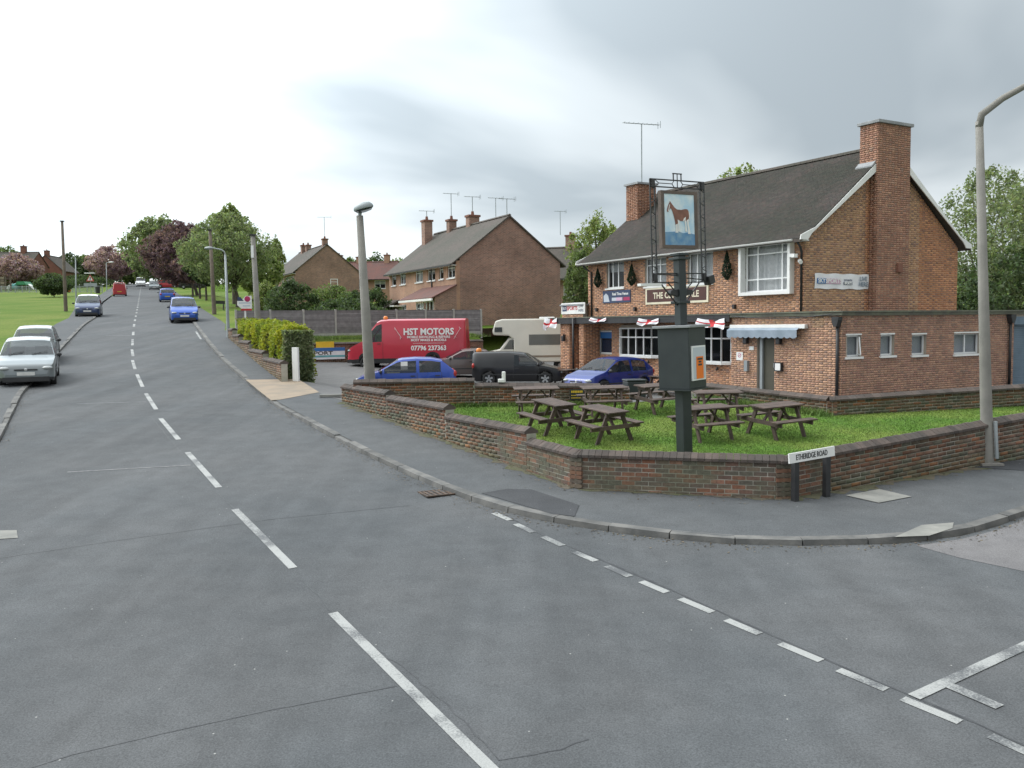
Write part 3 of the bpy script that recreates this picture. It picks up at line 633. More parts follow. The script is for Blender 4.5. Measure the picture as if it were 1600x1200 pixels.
def bface(par, pl, u0, u1, z0, z1, ops=(), lim=None, pal=PAL, hed=HED, name='brickwork', back=True, tint=1., stain=None):
    """Flemish bond face with openings; lim(z)->(ua,ub) narrows the face (gable)"""
    C_, H_, K_ = [], [], []; c = 0; z = z0
    while z < z1-.02:
        zm = z+.0375; a, b = (u0, u1) if lim is None else lim(zm); a = max(a, u0); b = min(b, u1)
        iv = [(a, b)]
        for (oa, ob_, za, zb) in ops:
            if za-.01 < zm < zb+.01:
                iv = [s for (p, q) in iv for s in ((p, min(q, oa)), (max(p, ob_), q)) if s[1]-s[0] > .02]
        lo = u0-(c % 2)*.17; s = lo; k = 0
        while s < b:
            ln = .225 if k % 2 == 0 else .1125; k += 1; e0, e1 = s, s+ln; s = e1
            for p, q in iv:
                x0 = max(e0, p)+.005; x1 = min(e1, q)-.005
                if x1-x0 < .02: continue
                hd = (k % 2 == 0); col = random.choice(hed) if (hd and random.random() < .75) or random.random() < .05 else random.choice(pal); f = random.uniform(.85, 1.15)*tint
                if stain: f2 = stain((x0+x1)/2, zm)
                else: f2 = (1, 1, 1)
                C_.append(ptp(pl, (x0+x1)/2, zm, -.02+random.uniform(-.0015, .0025))); H_.append(((x1-x0)/2, .026, .0325)); K_.append(tuple(v*f*g for v, g in zip(col, f2)))
        z += .075; c += 1
    o = boxes_mesh(name, C_, H_, AXS[pl[0]], K_, 'brick', par); stuff(o)
    if back:
        m = MB(); us = sorted({u0, u1} | {o_[i] for o_ in ops for i in (0, 1)}); zs = sorted({z0, min(z1, zTop(lim, z1))} | {o_[i] for o_ in ops for i in (2, 3)})
        us = [u for u in us if u0 <= u <= u1]; zs = [q for q in zs if z0 <= q <= z1]
        for ua, ub in zip(us, us[1:]):
            for za, zb in zip(zs, zs[1:]):
                um, zm = (ua+ub)/2, (za+zb)/2
                if any(o_[0] < um < o_[1] and o_[2] < zm < o_[3] for o_ in ops): continue
                boxp(m, pl, ua, ub, za, zb, -.24, 0)
        m.build('wall', 'mortar', par)
    return o
def zTop(lim, z1): return z1 if lim is None else ZE
def window(par, pl, u0, u1, z0, z1, cols=(.5,), rows=(), rec=.08, cur=None, sill=True, fw=.055, lintel=False):
    m = MB(); d0, d1 = -rec-.05, -rec
    boxp(m, pl, u0, u0+fw, z0, z1, d0, d1); boxp(m, pl, u1-fw, u1, z0, z1, d0, d1); boxp(m, pl, u0+fw, u1-fw, z0, z0+fw, d0, d1); boxp(m, pl, u0+fw, u1-fw, z1-fw, z1, d0, d1)
    cu = [u0+fw]+[u0+(u1-u0)*c for c in cols]+[u1-fw]; cz = [z0+fw]+[z0+(z1-z0)*r for r in rows]+[z1-fw]
    for c in cu[1:-1]: boxp(m, pl, c-.028, c+.028, z0+fw, z1-fw, d0, d1-.004)
    for r in cz[1:-1]: boxp(m, pl, u0+fw, u1-fw, r-.022, r+.022, d0, d1-.008)
    w = m.build('window', 'upvc', par)
    for a, b in zip(cu, cu[1:]):
        for p, q in zip(cz, cz[1:]): boxp(MB(), pl, a+.01, b-.01, p+.01, q-.01, d0+.02, d0+.026).build('pane', 'glass', w)
    if sill: boxp(MB(), pl, u0-.06, u1+.06, z0-.07, z0, d0, .07).build('sill', 'white', w)
    if lintel: boxp(MB(), pl, u0-.02, u1+.02, z1, z1+.05, d0, .012).build('head', 'white', w)
    if cur:
        n = 40; q = MB(); zt_ = z1; k0, k1, zb_ = cur; pts = []
        for i in range(n+1):
            u = u0+(u1-u0)*(k0+(k1-k0)*i/n); dd = d0-.10+.03*math.sin(i*1.3)+.01*math.sin(i*3.1); pts.append((u, dd))
        for (ua, da), (ub, db) in zip(pts, pts[1:]): q.add([ptp(pl, ua, zb_*z0+(1-zb_)*z1, da), ptp(pl, ub, zb_*z0+(1-zb_)*z1, db), ptp(pl, ub, zt_, db), ptp(pl, ua, zt_, da)], [(0, 1, 2, 3)])
        q.build('curtain', 'curtain', w, smooth=True, nofix=True)
    return w
FP = ('F', 0.); FJ = ('F', PJ); SG = ('S', 0.); SE = ('S', -EX)
# openings on the front
w1 = rect(pF, (948, 408), (975, 449)); w2 = rect(pF, (1008, 404), (1041, 446)); w3 = rect(pF, (1075, 396), (1114, 442)); w4 = rect(pF, (1161, 382), (1241, 459))
lw1 = rect(pF, (968, 512), (1031, 557)); lw2 = rect(pF, (1064, 510), (1142, 567)); pw = rect(pF, (935, 517), (956, 553))
up = [w1, w2, w3, (w4[0]+.12, w4[1]-.12, w4[2]+.12, w4[3]-.08)]
bface(PUB, FP, 0, PL, ZS, ZE, up)
MB().prism([(-EX+.03, PJ-.03), (-EX+.03, -14), (-.2, -14), (-.2, -PD+.03), (PL+1.5, -PD+.03), (PL+1.5, PJ-.03)], -.6, .0, 'z').build('plinth', 'mortar', PUB)
XB = pF(1143, 550, PJ)[0]                                    # right hand block ends here
bface(PUB, FP, XB, PL, 0, ZS, [lw1, lw2, pw])
door = (pF(1210, 560, PJ)[0], pF(1183, 560, PJ)[0], 0, 2.1)
moss = lambda u, z: (.93, 1.0, .93) if z > 2.35 and math.sin(u*3.1)+math.sin(u*7.7) > .5 else (1, 1, 1)
PALB = [(.48, .28, .175), (.44, .255, .165), (.51, .295, .185), (.41, .225, .15)]
bface(PUB, FJ, -EX, XB, 0, ZS, [door], pal=PALB, stain=moss)
m = MB(); m.box(XB-.24, XB, 0, PJ-.24, 0, ZS); m.build('return_wall', 'mortar', PUB)
bface(PUB, ('E', XB), 0, PJ, 0, ZS, back=False)
# gable and its stack
sl_ = (ZR-ZE)/(PD/2)
bface(PUB, SG, -PD, 0, ZS, ZR, lim=lambda z: (-PD, 0) if z < ZE else (-PD+(z-ZE)/sl_, -(z-ZE)/sl_), pal=[(.50, .30, .17), (.46, .275, .165), (.53, .315, .185), (.48, .265, .155)],
      stain=lambda u, z: (1.03, .84, .74) if -4.2 < u < -3.2 or u < -6.2 else (1, 1, 1))
MB().prism([(0, ZE-.01), (-PD, ZE-.01), (-PD/2, ZR-.02)], 0.002, .24, 'x').build('wall', 'mortar', PUB)
MB().prism([(0, ZE-.01), (-PD, ZE-.01), (-PD/2, ZR-.02)], PL-.24, PL, 'x').build('wall', 'mortar', PUB)
bface(PUB, ('B', -PD), 0, PL, 0, ZE); bface(PUB, ('E', PL), -PD, 0, 0, ZR, lim=lambda z: (-PD, 0) if z < ZE else (-PD+(z-ZE)/sl_, -(z-ZE)/sl_))
CX = -.34; c0 = pS(1421, 330, CX)[0]; c1 = pS(1371, 330, CX)[0]; ZC = 9.55
STK = MB().box(CX+.01, .42, c0+.02, c1-.02, ZS, ZC).build('chimney_stack', 'mortar', PUB)
for pl, a, b, z0 in ((('S', CX), c0, c1, ZS), (('F', c1), CX, .44, ZS), (('B', c0), CX, .44, ZS), (('E', .44), c0, c1, ZR-1)):
    bface(STK, pl, a, b, z0, ZC, back=False, pal=[(.36, .19, .13), (.33, .17, .12), (.40, .21, .14)])
MB().box(CX-.08, .52, c0-.08, c1+.08, ZC, ZC+.11).build('cap', 'lead', STK, bevel=.01)
_zc = ZE+(-c1)*sl_; MB().prism([(c1-.02, _zc+.26), (c1+.02, _zc+.26), (c1+.20, _zc+.09), (c1+.20, _zc+.04), (c1-.02, _zc+.16)], CX+.10, .48, 'x').build('flashing', 'lead', STK)
# far chimney on the other gable, and the one behind the ridge
fy = -2.95; fz_ = 9.12; fc = MB().box(PL-.68, PL+.18, fy-.53, fy+.53, ZR-2.4, fz_).build('chimney_stack', 'mortar', PUB)
for pl, a, b in ((('S', PL-.70), fy-.55, fy+.55), (('F', fy+.55), PL-.70, PL+.20)): bface(fc, pl, a, b, ZR-2.4, fz_, back=False, pal=[(.33, .16, .10), (.29, .145, .095)])
MB().box(PL-.78, PL+.28, fy-.63, fy+.63, fz_, fz_+.09).build('cap', 'lead', fc)
bc = MB().box(1.6, 2.9, -PD/2-1.6, -PD/2-.9, ZR-1, ZR+.27).build('chimney_stack', 'fbrick', PUB)
MB().box(1.5, 3.0, -PD/2-1.7, -PD/2-.8, ZR+.27, ZR+.36).build('cap', 'lead', bc); MB().tube([(1.9, -PD/2-1.25, ZR+.36), (1.9, -PD/2-1.25, ZR+.62)], .11, 10).build('chimney_pot', 'concp', bc)
# roof: plain tiles course by course, swept at the eaves
def roof_profile(s):                                         # s from eaves up the slope -> (y out, z)
    pts = [(.46, ZE+.02), (.20, ZE+.155), (-.25, ZE+.45), (-PD/2, ZR+.16)]; acc = 0
    for (ya, za), (yb, zb) in zip(pts, pts[1:]):
        L = math.hypot(yb-ya, zb-za)
        if s <= acc+L: k = (s-acc)/L; return ya+(yb-ya)*k, za+(zb-za)*k
        acc += L
    return pts[-1]
SLEN = sum(math.hypot(b[0]-a[0], b[1]-a[1]) for a, b in zip([(.46, ZE+.02), (.20, ZE+.155), (-.25, ZE+.45)], [(.20, ZE+.155), (-.25, ZE+.45), (-PD/2, ZR+.16)]))
RX0, RX1 = -.24, PL+.3
rf = MB(); prof = [roof_profile(s) for s in np.linspace(0, SLEN, 30)]
pf = prof+[(-PD-p[0], p[1]) for p in prof[::-1][1:]]
rf.prism([(p[0], p[1]-.012) for p in pf]+[(p[0], p[1]-.11) for p in pf[::-1]], RX0+.01, RX1-.01, 'x')
ROOF = rf.build('roof', 'tileb', PUB)
V, Fc, K_ = [], [], []; nrow = int(SLEN/.10)
for r in range(nrow+1):
    s0 = r*.10; s1 = min(s0+.14, SLEN); ya, za = roof_profile(s0); yb, zb = roof_profile(s1)
    x = RX0-(r % 2)*.0825
    while x < RX1:
        xa, xb = max(x, RX0)+.002, min(x+.165, RX1)-.002; x += .165
        if xb-xa < .03: continue
        j = random.uniform(0, .009); l = .018+j; n0 = len(V)
        V += [(xa, ya, za+l), (xb, ya, za+l+random.uniform(-.002, .002)), (xb, yb, zb+.004), (xa, yb, zb+.004), (xa, ya, za-.002), (xb, ya, za-.002)]
        Fc += [(n0, n0+1, n0+2, n0+3), (n0+4, n0+5, n0+1, n0)]
        t_ = random.choice([(.088, .074, .066), (.078, .070, .062), (.098, .078, .067), (.070, .068, .058), (.085, .080, .066)]); f = random.uniform(.8, 1.2); K_ += [tuple(v*f for v in t_)]*2
stuff(rawmesh('roof_tile_courses', np.array(V), np.array(Fc), K_, 'tile', ROOF))
for k in range(int((RX1-RX0)/.3)): MB().prism([(-.13, -.03), (.13, -.03), (.09, .06), (0, .095), (-.09, .06)], RX0+k*.3+.004, RX0+k*.3+.296, 'x', Matrix.Translation((0, -PD/2, ZR+.16))).build('ridge_tile', 'tileb', ROOF)
# bargeboards, gutter, soffit
for sx, x in ((0, RX0-.012), (1, RX1+.012)):
    for sg in (0, 1):
        pr = [(.50, ZE-.02), (.46, ZE+.14), (-.25, ZE+.43), (-PD/2, ZR+.13), (-PD/2, ZR-.20), (-.06, ZE+.21), (.14, ZE-.02)]
        if sg: pr = [(-PD-p[0], p[1]) for p in pr]
        MB().prism(pr, x-.018, x+.018, 'x').build('bargeboard', 'white', ROOF)
MB().box(RX0+.02, RX1-.02, .02, .42, ZE-.05, ZE-.01).build('soffit', 'white', PUB)
q = MB()
for i in range(10):
    a = math.pi*i/9; b = math.pi*(i+1)/9
gut = [(.40+.07*math.cos(math.pi+math.pi*i/8)+.07, ZE-.01+.07*math.sin(math.pi+math.pi*i/8)+.03) for i in range(9)]
MB().prism(gut, RX0+.35, RX1-.1, 'x').build('gutter', 'white', PUB)
# windows
window(PUB, FP, *w1, cols=(.40, .72), cur=(0, 1, .42)); window(PUB, FP, *w2, cols=(.34, .66), rows=(.74,), cur=(0, 1, 1)); window(PUB, FP, *w3, cols=(.36, .68), cur=(0, 1, 1))
# box surround of the big landing window
q = MB(); d_ = .24
for a in ((w4[0], w4[0]+.12, w4[2], w4[3]), (w4[1]-.12, w4[1], w4[2], w4[3]), (w4[0]+.12, w4[1]-.12, w4[2], w4[2]+.12), (w4[0]+.12, w4[1]-.12, w4[3]-.08, w4[3])): boxp(q, FP, *a, -.05, d_)
W4w = q.build('window_surround', 'white', PUB, bevel=.006)
window(PUB, FP, *up[3], cols=(.22, .74), rows=(.27, .80), rec=.05, cur=(0, 1, 1), sill=False)
# ground floor bows: flat front with angled cheeks
def bay(r, n, cur=None):
    u0, u1, z0, z1 = r; m = MB(); k = .16; pts = [(u0, -.02), (u0+.34, k), (u1-.34, k), (u1, -.02)]
    fr = MB(); panes = []
    for (ua, da), (ub, db), nc in zip(pts, pts[1:], (1, n, 1)):
        for zz in (z0+.03, z0+(z1-z0)*.66, z1-.03): fr.bar((ua, da, zz), (ub, db, zz), .06, .055)
        for c in range(nc+1):
            f = c/nc; x, y = ua+(ub-ua)*f, da+(db-da)*f; fr.box(x-.027, x+.027, y-.027, y+.027, z0, z1)
        for c in range(nc):
            for za, zb in ((z0+.06, z0+(z1-z0)*.66-.028), (z0+(z1-z0)*.66+.028, z1-.06)):
                pa = (ua+(ub-ua)*c/nc, da+(db-da)*c/nc); pb = (ua+(ub-ua)*(c+1)/nc, da+(db-da)*(c+1)/nc); panes.append([(*pa, za), (*pb, za), (*pb, zb), (*pa, zb)])
    o = fr.build('bow_window', 'upvc', PUB)
    for p in panes: MB().poly(p).build('pane', 'glass', o, nofix=True)
    MB().prism([(u0-.06, -.03), (u0+.3, k+.07), (u1-.3, k+.07), (u1+.06, -.03)], z0-.08, z0, 'z').build('sill', 'white', o)
    MB().prism([(u0, -.2), (u0+.34, k), (u1-.34, k), (u1, -.2)], z1, z1+.12, 'z').build('head', 'mortar', o)
    for i in range(2 if n > 2 else 1): MB().prism([(-.08, 0), (.0, .12), (.08, 0), (.03, -.03)], u0+.6+i*1.2, u0+.64+i*1.2, 'x', Matrix.Translation((0, .12, z0-.28))).build('bracket', 'plastic', o)
bay(lw1, 4); bay(lw2, 4)
pwin = window(PUB, FP, *pw, cols=(), rows=(), sill=False)
boxp(MB(), FP, pw[0]+.06, pw[1]-.06, pw[2]+.06, pw[3]-.4, -.17, -.165).build('blind', 'navy', pwin); boxp(MB(), FP, pw[0]+.06, pw[1]-.06, pw[3]-.34, pw[3]-.06, -.075, -.07).build('poster', 'blue', pwin)
# dark interior shell so that windows read deep
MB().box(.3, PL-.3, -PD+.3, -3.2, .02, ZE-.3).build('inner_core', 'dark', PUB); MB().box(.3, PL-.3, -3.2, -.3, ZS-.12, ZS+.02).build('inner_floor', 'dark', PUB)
# door in the projecting block
D_ = MB(); boxp(D_, FJ, door[0]+.02, door[0]+.62, 0.02, 2.06, -.2, -.15); dr = D_.build('door', 'olive', PUB)
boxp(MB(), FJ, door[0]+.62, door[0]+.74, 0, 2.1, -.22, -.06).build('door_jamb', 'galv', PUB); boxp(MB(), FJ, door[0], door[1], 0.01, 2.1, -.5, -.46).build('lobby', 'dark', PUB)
boxp(MB(), FJ, door[0]+.1, door[0]+.14, .95, 1.1, -.15, -.1).build('handle', 'galv', dr)
# flat roof and fascia over front strip, block and side toilets
YX = -8.1
m = MB(); m.prism([(-EX-.08, PJ+.10), (-EX-.08, YX-6), (0, YX-6), (0, 0), (PL+1.9, 0), (PL+1.9, PJ+.10)], ZS+.0, ZS+.12, 'z'); m.build('flat_roof', 'felt', PUB)
fa = MB(); fa.box(XB, PL+1.9, PJ+.102, PJ+.125, ZS-.16, ZS+.1); fa.build('fascia', 'blackm', PUB)
MB().box(-EX-.1, PL+1.92, PJ+.104, PJ+.15, ZS+.1, ZS+.14).build('roof_edging', 'felt', PUB); MB().box(-EX-.13, -EX-.085, YX-6, PJ+.15, ZS+.09, ZS+.14).build('roof_edging', 'felt', PUB)
# toilets extension: side wall with four small windows
sw = [rect(pS, a, b, -EX) for a, b in (((1322, 524), (1345, 557)), ((1376, 523), (1397, 555)), ((1425, 523), (1447, 554)), ((1491, 521), (1531, 552)))]
yd = pS(1581, 540, -EX)[0]
bface(PUB, SE, yd-.1, PJ, 0, ZS, sw, pal=[(.41, .24, .165), (.38, .21, .15), (.44, .25, .17), (.35, .19, .14)], stain=lambda u, z: (.84, .84, .86) if z > 2.3 and math.sin(u*9)+math.sin(u*4.3) > .3 else moss(u, z-.3))
for i, s in enumerate(sw): window(PUB, SE, *s, cols=(.5,) if i == 3 else (), rec=.1, lintel=True)
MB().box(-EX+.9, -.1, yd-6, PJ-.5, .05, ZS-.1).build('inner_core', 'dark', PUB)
for s in sw: boxp(MB(), SE, s[0], s[1], s[2], s[3], -.22, -.2).build('frosted_sky_panel', 'poster', PUB)  # bluish grey carries both the frosting and a painted sky reflection
op = 0                                     # open casement of the first toilet window
q = MB(); s = sw[0]; q.bar((-EX+.06, s[0]+.07, s[2]+.07), (-EX-.16, s[0]+.22, s[2]+.07), .03, .04); q.bar((-EX+.06, s[0]+.07, s[3]-.07), (-EX-.02, s[0]+.12, s[3]-.07), .03, .04); q.bar((-EX-.16, s[0]+.22, s[2]+.07), (-EX-.02, s[0]+.12, s[3]-.07), .03, .04); q.build('open_casement', 'upvc', PUB)
sh = MB()
for k in range(34): boxp(sh, SE, yd-3.1, yd-.1, k*.068, k*.068+.062, -.2, -.165+.012*(k % 2))
sh.build('roller_shutter', 'shutter', PUB); boxp(MB(), SE, yd-3.2, yd-.1, 2.32, 2.62, -.2, .02).build('shutter_box', 'shutter', PUB)
bface(PUB, SE, yd-6, yd-3.1, 0, ZS); boxp(MB(), SE, yd-3.1, yd-.1, 2.6, ZS, -.24, -.02).build('wall', 'mortar', PUB)
# down pipes with hoppers
def pipe(pts, r=.04, nm='down_pipe'): return MB().tube(pts, r, 8).build(nm, 'blackm', PUB, smooth=True)
y_ = PJ+.06
pipe([(-EX+.12, PJ+.07, ZS-.25), (-EX+.12, PJ+.07, 0)], .05); MB().prism([(-.13, .2), (.13, .2), (.13, .1), (.06, -.12), (-.06, -.12), (-.13, .1)], 0, .2, 'y', Matrix.Translation((-EX+.12, PJ+.01, ZS-.25))).build('hopper', 'blackm', PUB)
yp = pS(1575, 540, -EX)[0]; pipe([(-EX-.08, yp, ZS-.2), (-EX-.08, yp, 0)], .05); MB().prism([(-.15, .2), (.15, .2), (.15, .08), (.06, -.12), (-.06, -.12), (-.15, .08)], -EX-.2, -EX-.005, 'x', Matrix.Translation((0, yp, ZS-.22))).build('hopper', 'blackm', PUB)
pipe([(-.02, .42, ZE-.03), (.0, .2, ZE-.25), (.08, .06, ZE-.4), (.08, .06, ZS+.16)]); pipe([(PL-.1, .40, ZE-.03), (PL-.2, .2, ZE-.25), (PL-.35, .06, ZE-.4), (PL-.35, .06, ZS+.16)]); pipe([(PL-.35, PJ+.2, ZS+.1), (PL-.35, PJ+.2, 0.02)], .05)
# left hand porch and low wing
PXL = pF(862, 480, PJ)[0]; ZW = 3.42
for nm, a, b in (('pier', pF(890, 560, PJ)[0], pF(876, 560, PJ)[0]), ('pier', pF(912, 560, PJ)[0], pF(905, 560, PJ)[0])):
    p_ = MB().box(a+.02, b-.02, 0, PJ-.02, 0, ZS-.16).build(nm, 'mortar', PUB)
    for pl, u, v in ((('F', PJ), a, b), (('S', a), 0, PJ), (('E', b), 0, PJ)): bface(p_, pl, u, v, 0, ZS-.16, back=False)
bface(PUB, ('F', .3), PL, PXL, ZS+.1, ZW); MB().box(PL-.1, PXL+.1, -2.2, .38, ZW, ZW+.07).build('wing_coping', 'lead', PUB)
bface(PUB, ('F', .0), PL, PXL, 0, ZS+.1); bface(PUB, ('E', PXL), -4, .3, 0, ZW)
boxp(MB(), FP, pF(905, 560)[0], pF(886, 560)[0], 0, 2.15, .0, .03).build('porch_door', 'dark', PUB)
# wall lamps, meters, cameras, floodlight, alarm box
def lamp(pl, u, z):
    l = boxp(MB(), pl, u-.09, u+.09, z-.16, z+.1, .06, .22).build('wall_lamp', 'blackm', PUB, bevel=.03); boxp(MB(), pl, u-.02, u+.02, z+.1, z+.17, 0, .16).build('arm', 'blackm', l)
lamp(FJ, door[1]+.42, 1.92); lamp(FJ, door[0]-.32, 1.92); lamp(FJ, pF(884, 530, PJ)[0], 1.9); lamp(FP, pF(910, 525)[0]-.4, 2.0)
def panel(nm, pl, r, mat, d=.03, par=PUB): return boxp(MB(), pl, *r, .0, d).build(nm, mat, par)
panel('meter_box', FJ, rect(pF, (1166, 563), (1171, 580), PJ), 'galv', .12); bx_ = rect(pF, (1213, 566), (1224, 580), PJ); panel('ash_bin', FJ, bx_, 'blackm', .12); boxp(MB(), FJ, bx_[0]+.03, bx_[1]-.06, bx_[2]+.03, bx_[3]-.03, .12, .126).build('ash_bin_front', 'white', PUB)
sgn = panel('smoking_notice', FJ, rect(pF, (1151, 550), (1161, 563), PJ), 'white', .015); panel('door_notice', FJ, rect(pF, (1171, 541), (1178, 547), PJ), 'white', .015)
r_ = rect(pF, (1151, 550), (1161, 563), PJ); ring = MB()
for k in range(20):
    a, b = 2*math.pi*k/20, 2*math.pi*(k+1)/20; cx_, cz_ = (r_[0]+r_[1])/2, (r_[2]+r_[3])/2+.03; ring.bar((cx_+.07*math.cos(a), PJ+.018, cz_+.07*math.sin(a)), (cx_+.07*math.cos(b), PJ+.018, cz_+.07*math.sin(b)), .004, .016)
ring.bar((cx_-.05, PJ+.018, cz_+.05), (cx_+.05, PJ+.018, cz_-.05), .004, .014); ring.build('red_ring', 'crimson', sgn)
ab = pS(1404, 419, CX); MB().box(CX-.1, CX, ab[0]-.12, ab[0]+.14, ab[1]-.16, ab[1]+.16)  .build('alarm_box', 'fbrick', PUB, bevel=.02)
cv = pF(1252, 386, 0); c_ = MB(); c_.bar((.3, .02, 4.75), (.3, .3, 4.75), .05, .05); c_.bar((.42, .2, 4.82), (.02, .4, 4.78), .12, .12); c_.build('security_camera', 'white', PUB); MB().tube([(.1, .12, 4.62), (-.04, .22, 4.55)], .07, 10).build('floodlight', 'white', PUB)
for px, py in ((934, 484), (994, 483), (1149, 479)):
    u, z = pF(px, py); MB().prism([(-.05, -.08), (.05, -.08), (.06, .08), (-.06, .08)], 0, .12, 'y', Matrix.Translation((u, .0, z))).build('uplighter', 'blackm', PUB)
# wires sagging across the front
def wire(a, b, sag, d=.12, r=.010):
    pa, pb = pF(*a, PJ+d), pF(*b, PJ+d); P = [(pa[0]+(pb[0]-pa[0])*t, PJ+d, pa[1]+(pb[1]-pa[1])*t-sag*4*t*(1-t)) for t in np.linspace(0, 1, 14)]; MB().tube(P, r, 5).build('cable', 'blackm', PUB)
wire((862, 497), (1140, 496), .07); wire((1143, 494), (1300, 491), .10, .17, .014)
# awning over the door
ax0, ax1 = pF(1258, 516, PJ)[0], pF(1145, 516, PJ)[0]; AW = MB().box(ax0-.12, ax1, PJ+.002, PJ+.16, 2.30, 2.44).build('awning_box', 'white', PUB, bevel=.01)
q = MB(); n = 12; zt_, zb_ = 2.31, 2.02
for k in range(n*4):
    u0_, u1_ = ax0+.1+(ax1-ax0-.1)*k/(n*4), ax0+.1+(ax1-ax0-.1)*(k+1)/(n*4); s0 = .05*abs(math.sin(math.pi*k/4)); s1 = .05*abs(math.sin(math.pi*(k+1)/4)); dd = lambda uu: PJ+.30+.012*math.sin(uu*9)
    q.add([(u0_, PJ+.17, zt_+.02), (u1_, PJ+.17, zt_+.02), (u1_, dd(u1_), zt_-.06), (u0_, dd(u0_), zt_-.06), (u1_, dd(u1_)-.004, zb_-s1), (u0_, dd(u0_)-.004, zb_-s0)], [(0, 1, 2, 3), (3, 2, 4, 5)])
q.build('awning_valance', 'awn', AW, nofix=True)
# ---------------------------------------------------------------- signs fixed to the pub
def banner(name, label, pl, r, mat, d=.02, cat='sign'):
    o = thing(name, label, cat, A0, TH); boxp(MB(), pl, *r, .006, d).build('board', mat, o); return o
def txt(o, pl, body, u, z, size, mat, d=.024, **k): return text(body, size, mat, o, ptp(pl, u, z, d), *UV[pl[0]], **k)
r = rect(pF, (1010, 450), (1108, 472)); S1 = banner('pub_name_board', 'brown name board with cream frame and lettering on the pub front', FP, r, 'cream', .05)
boxp(MB(), FP, r[0]+.1, r[1]-.1, r[2]+.09, r[3]-.09, .05, .056).build('panel', 'signred', S1); txt(S1, FP, 'THE CLYDESDALE', (r[0]+r[1])/2, (r[2]+r[3])/2-.01, .36, 'cream', .058, xs=.98, bold=.008)
r = rect(pF, (943, 455), (986, 472)); S2 = banner('sports_venue_board', 'dark blue sports venue board with white and crimson print below first floor window', FP, r, 'navy', .04); w_ = r[1]-r[0]; h_ = r[3]-r[2]
txt(S2, FP, 'Real Time Venue', r[0]+w_*.36, r[2]+h_*.70, .17, 'white', .042, xs=1., bold=.004)
for a, b, mt in ((.02, .24, 'crimson'), (.28, .50, 'pink'), (.50, .66, 'poster')): boxp(MB(), FP, r[0]+w_*a, r[0]+w_*b, r[2]+h_*.16, r[2]+h_*.42, .04, .046).build('print_block', mt, S2)
MB().prism([(r[0]+w_*.75, r[2]+h_*.1), (r[0]+w_*.96, r[2]+h_*.1), (r[0]+w_*.97, r[2]+h_*.6), (r[0]+w_*.88, r[2]+h_*.8), (r[0]+w_*.8, r[2]+h_*.62)], .04, .044, 'y').build('picture', 'poster', S2)
r = rect(pF, (878, 474), (915, 490), .3); S3 = banner('live_sports_sign', 'white live sports sign with red print on the porch parapet', ('F', .3), r, 'white', .04); w_ = r[1]-r[0]; h_ = r[3]-r[2]
boxp(MB(), ('F', .3), r[0]+w_*.76, r[0]+w_*.95, r[2]+h_*.25, r[2]+h_*.75, .04, .044).build('print_block', 'navy', S3); txt(S3, ('F', .3), 'SPORTS', r[0]+w_*.53, r[2]+h_*.5, .26, 'flagr', .044, bold=.006); txt(S3, ('F', .3), 'LIVE', r[0]+w_*.16, r[2]+h_*.68, .18, 'navy', .044); txt(S3, ('F', .3), 'HERE', r[0]+w_*.16, r[2]+h_*.30, .18, 'navy', .044); txt(S3, ('F', .3), 'SKY', r[0]+w_*.855, r[2]+h_*.5, .2, 'white', .046)
# cloth banner on the gable
y0, z1 = pS(1272, 427); y1, z0 = pS(1374, 452.5); y1 = max(y1, c1+.03); S4 = thing('sports_banner', 'long white sports banner hung on the brick gable', 'banner', A0, TH)
n = 24; V = []; Fc = []
for i in range(n+1):
    for j in range(5):
        u = y0+(y1-y0)*i/n; z = z1+(z0-z1)*j/4+.014*math.sin(i*.9)*(1 if j in (0, 4) else .3); V.append((-.02-(.31 if u < c1+.02 else 0)*0-.012*(1+math.sin(i*.8+j)), u, z))
Fc = [(i*5+j, i*5+j+1, (i+1)*5+j+1, (i+1)*5+j) for i in range(n) for j in range(4)]
rawmesh('cloth', np.array(V), np.array(Fc), None, 'flagw', S4, True)
bw = y0-y1; bh = z1-z0; U = lambda f: y0-bw*f; Z = lambda f: z0+bh*f; G1 = ('S', -.05)
boxp(MB(), G1, U(.195), U(.035), Z(.34), Z(.70), 0, .006).build('print_block', 'blue', S4); txt(S4, G1, 'SKY', U(.115), Z(.52), .21, 'white', .009, xs=1.0, bold=.006)
boxp(MB(), G1, U(.47), U(.198), Z(.34), Z(.68), 0, .006).build('print_block', 'pink', S4); txt(S4, G1, 'SPORTS', U(.335), Z(.51), .21, 'white', .009, xs=1.15, bold=.006)
txt(S4, G1, 'SETANTA', U(.60), Z(.58), .10, 'navy', .008); boxp(MB(), G1, U(.68), U(.52), Z(.28), Z(.46), 0, .006).build('print_block', 'navy', S4); txt(S4, G1, 'SPORTS', U(.60), Z(.37), .11, 'white', .009, bold=.005)
txt(S4, G1, 'LIVE', U(.89), Z(.68), .22, 'awn', .008, bold=.004); txt(S4, G1, 'HERE', U(.89), Z(.32), .22, 'awn', .008, bold=.004)
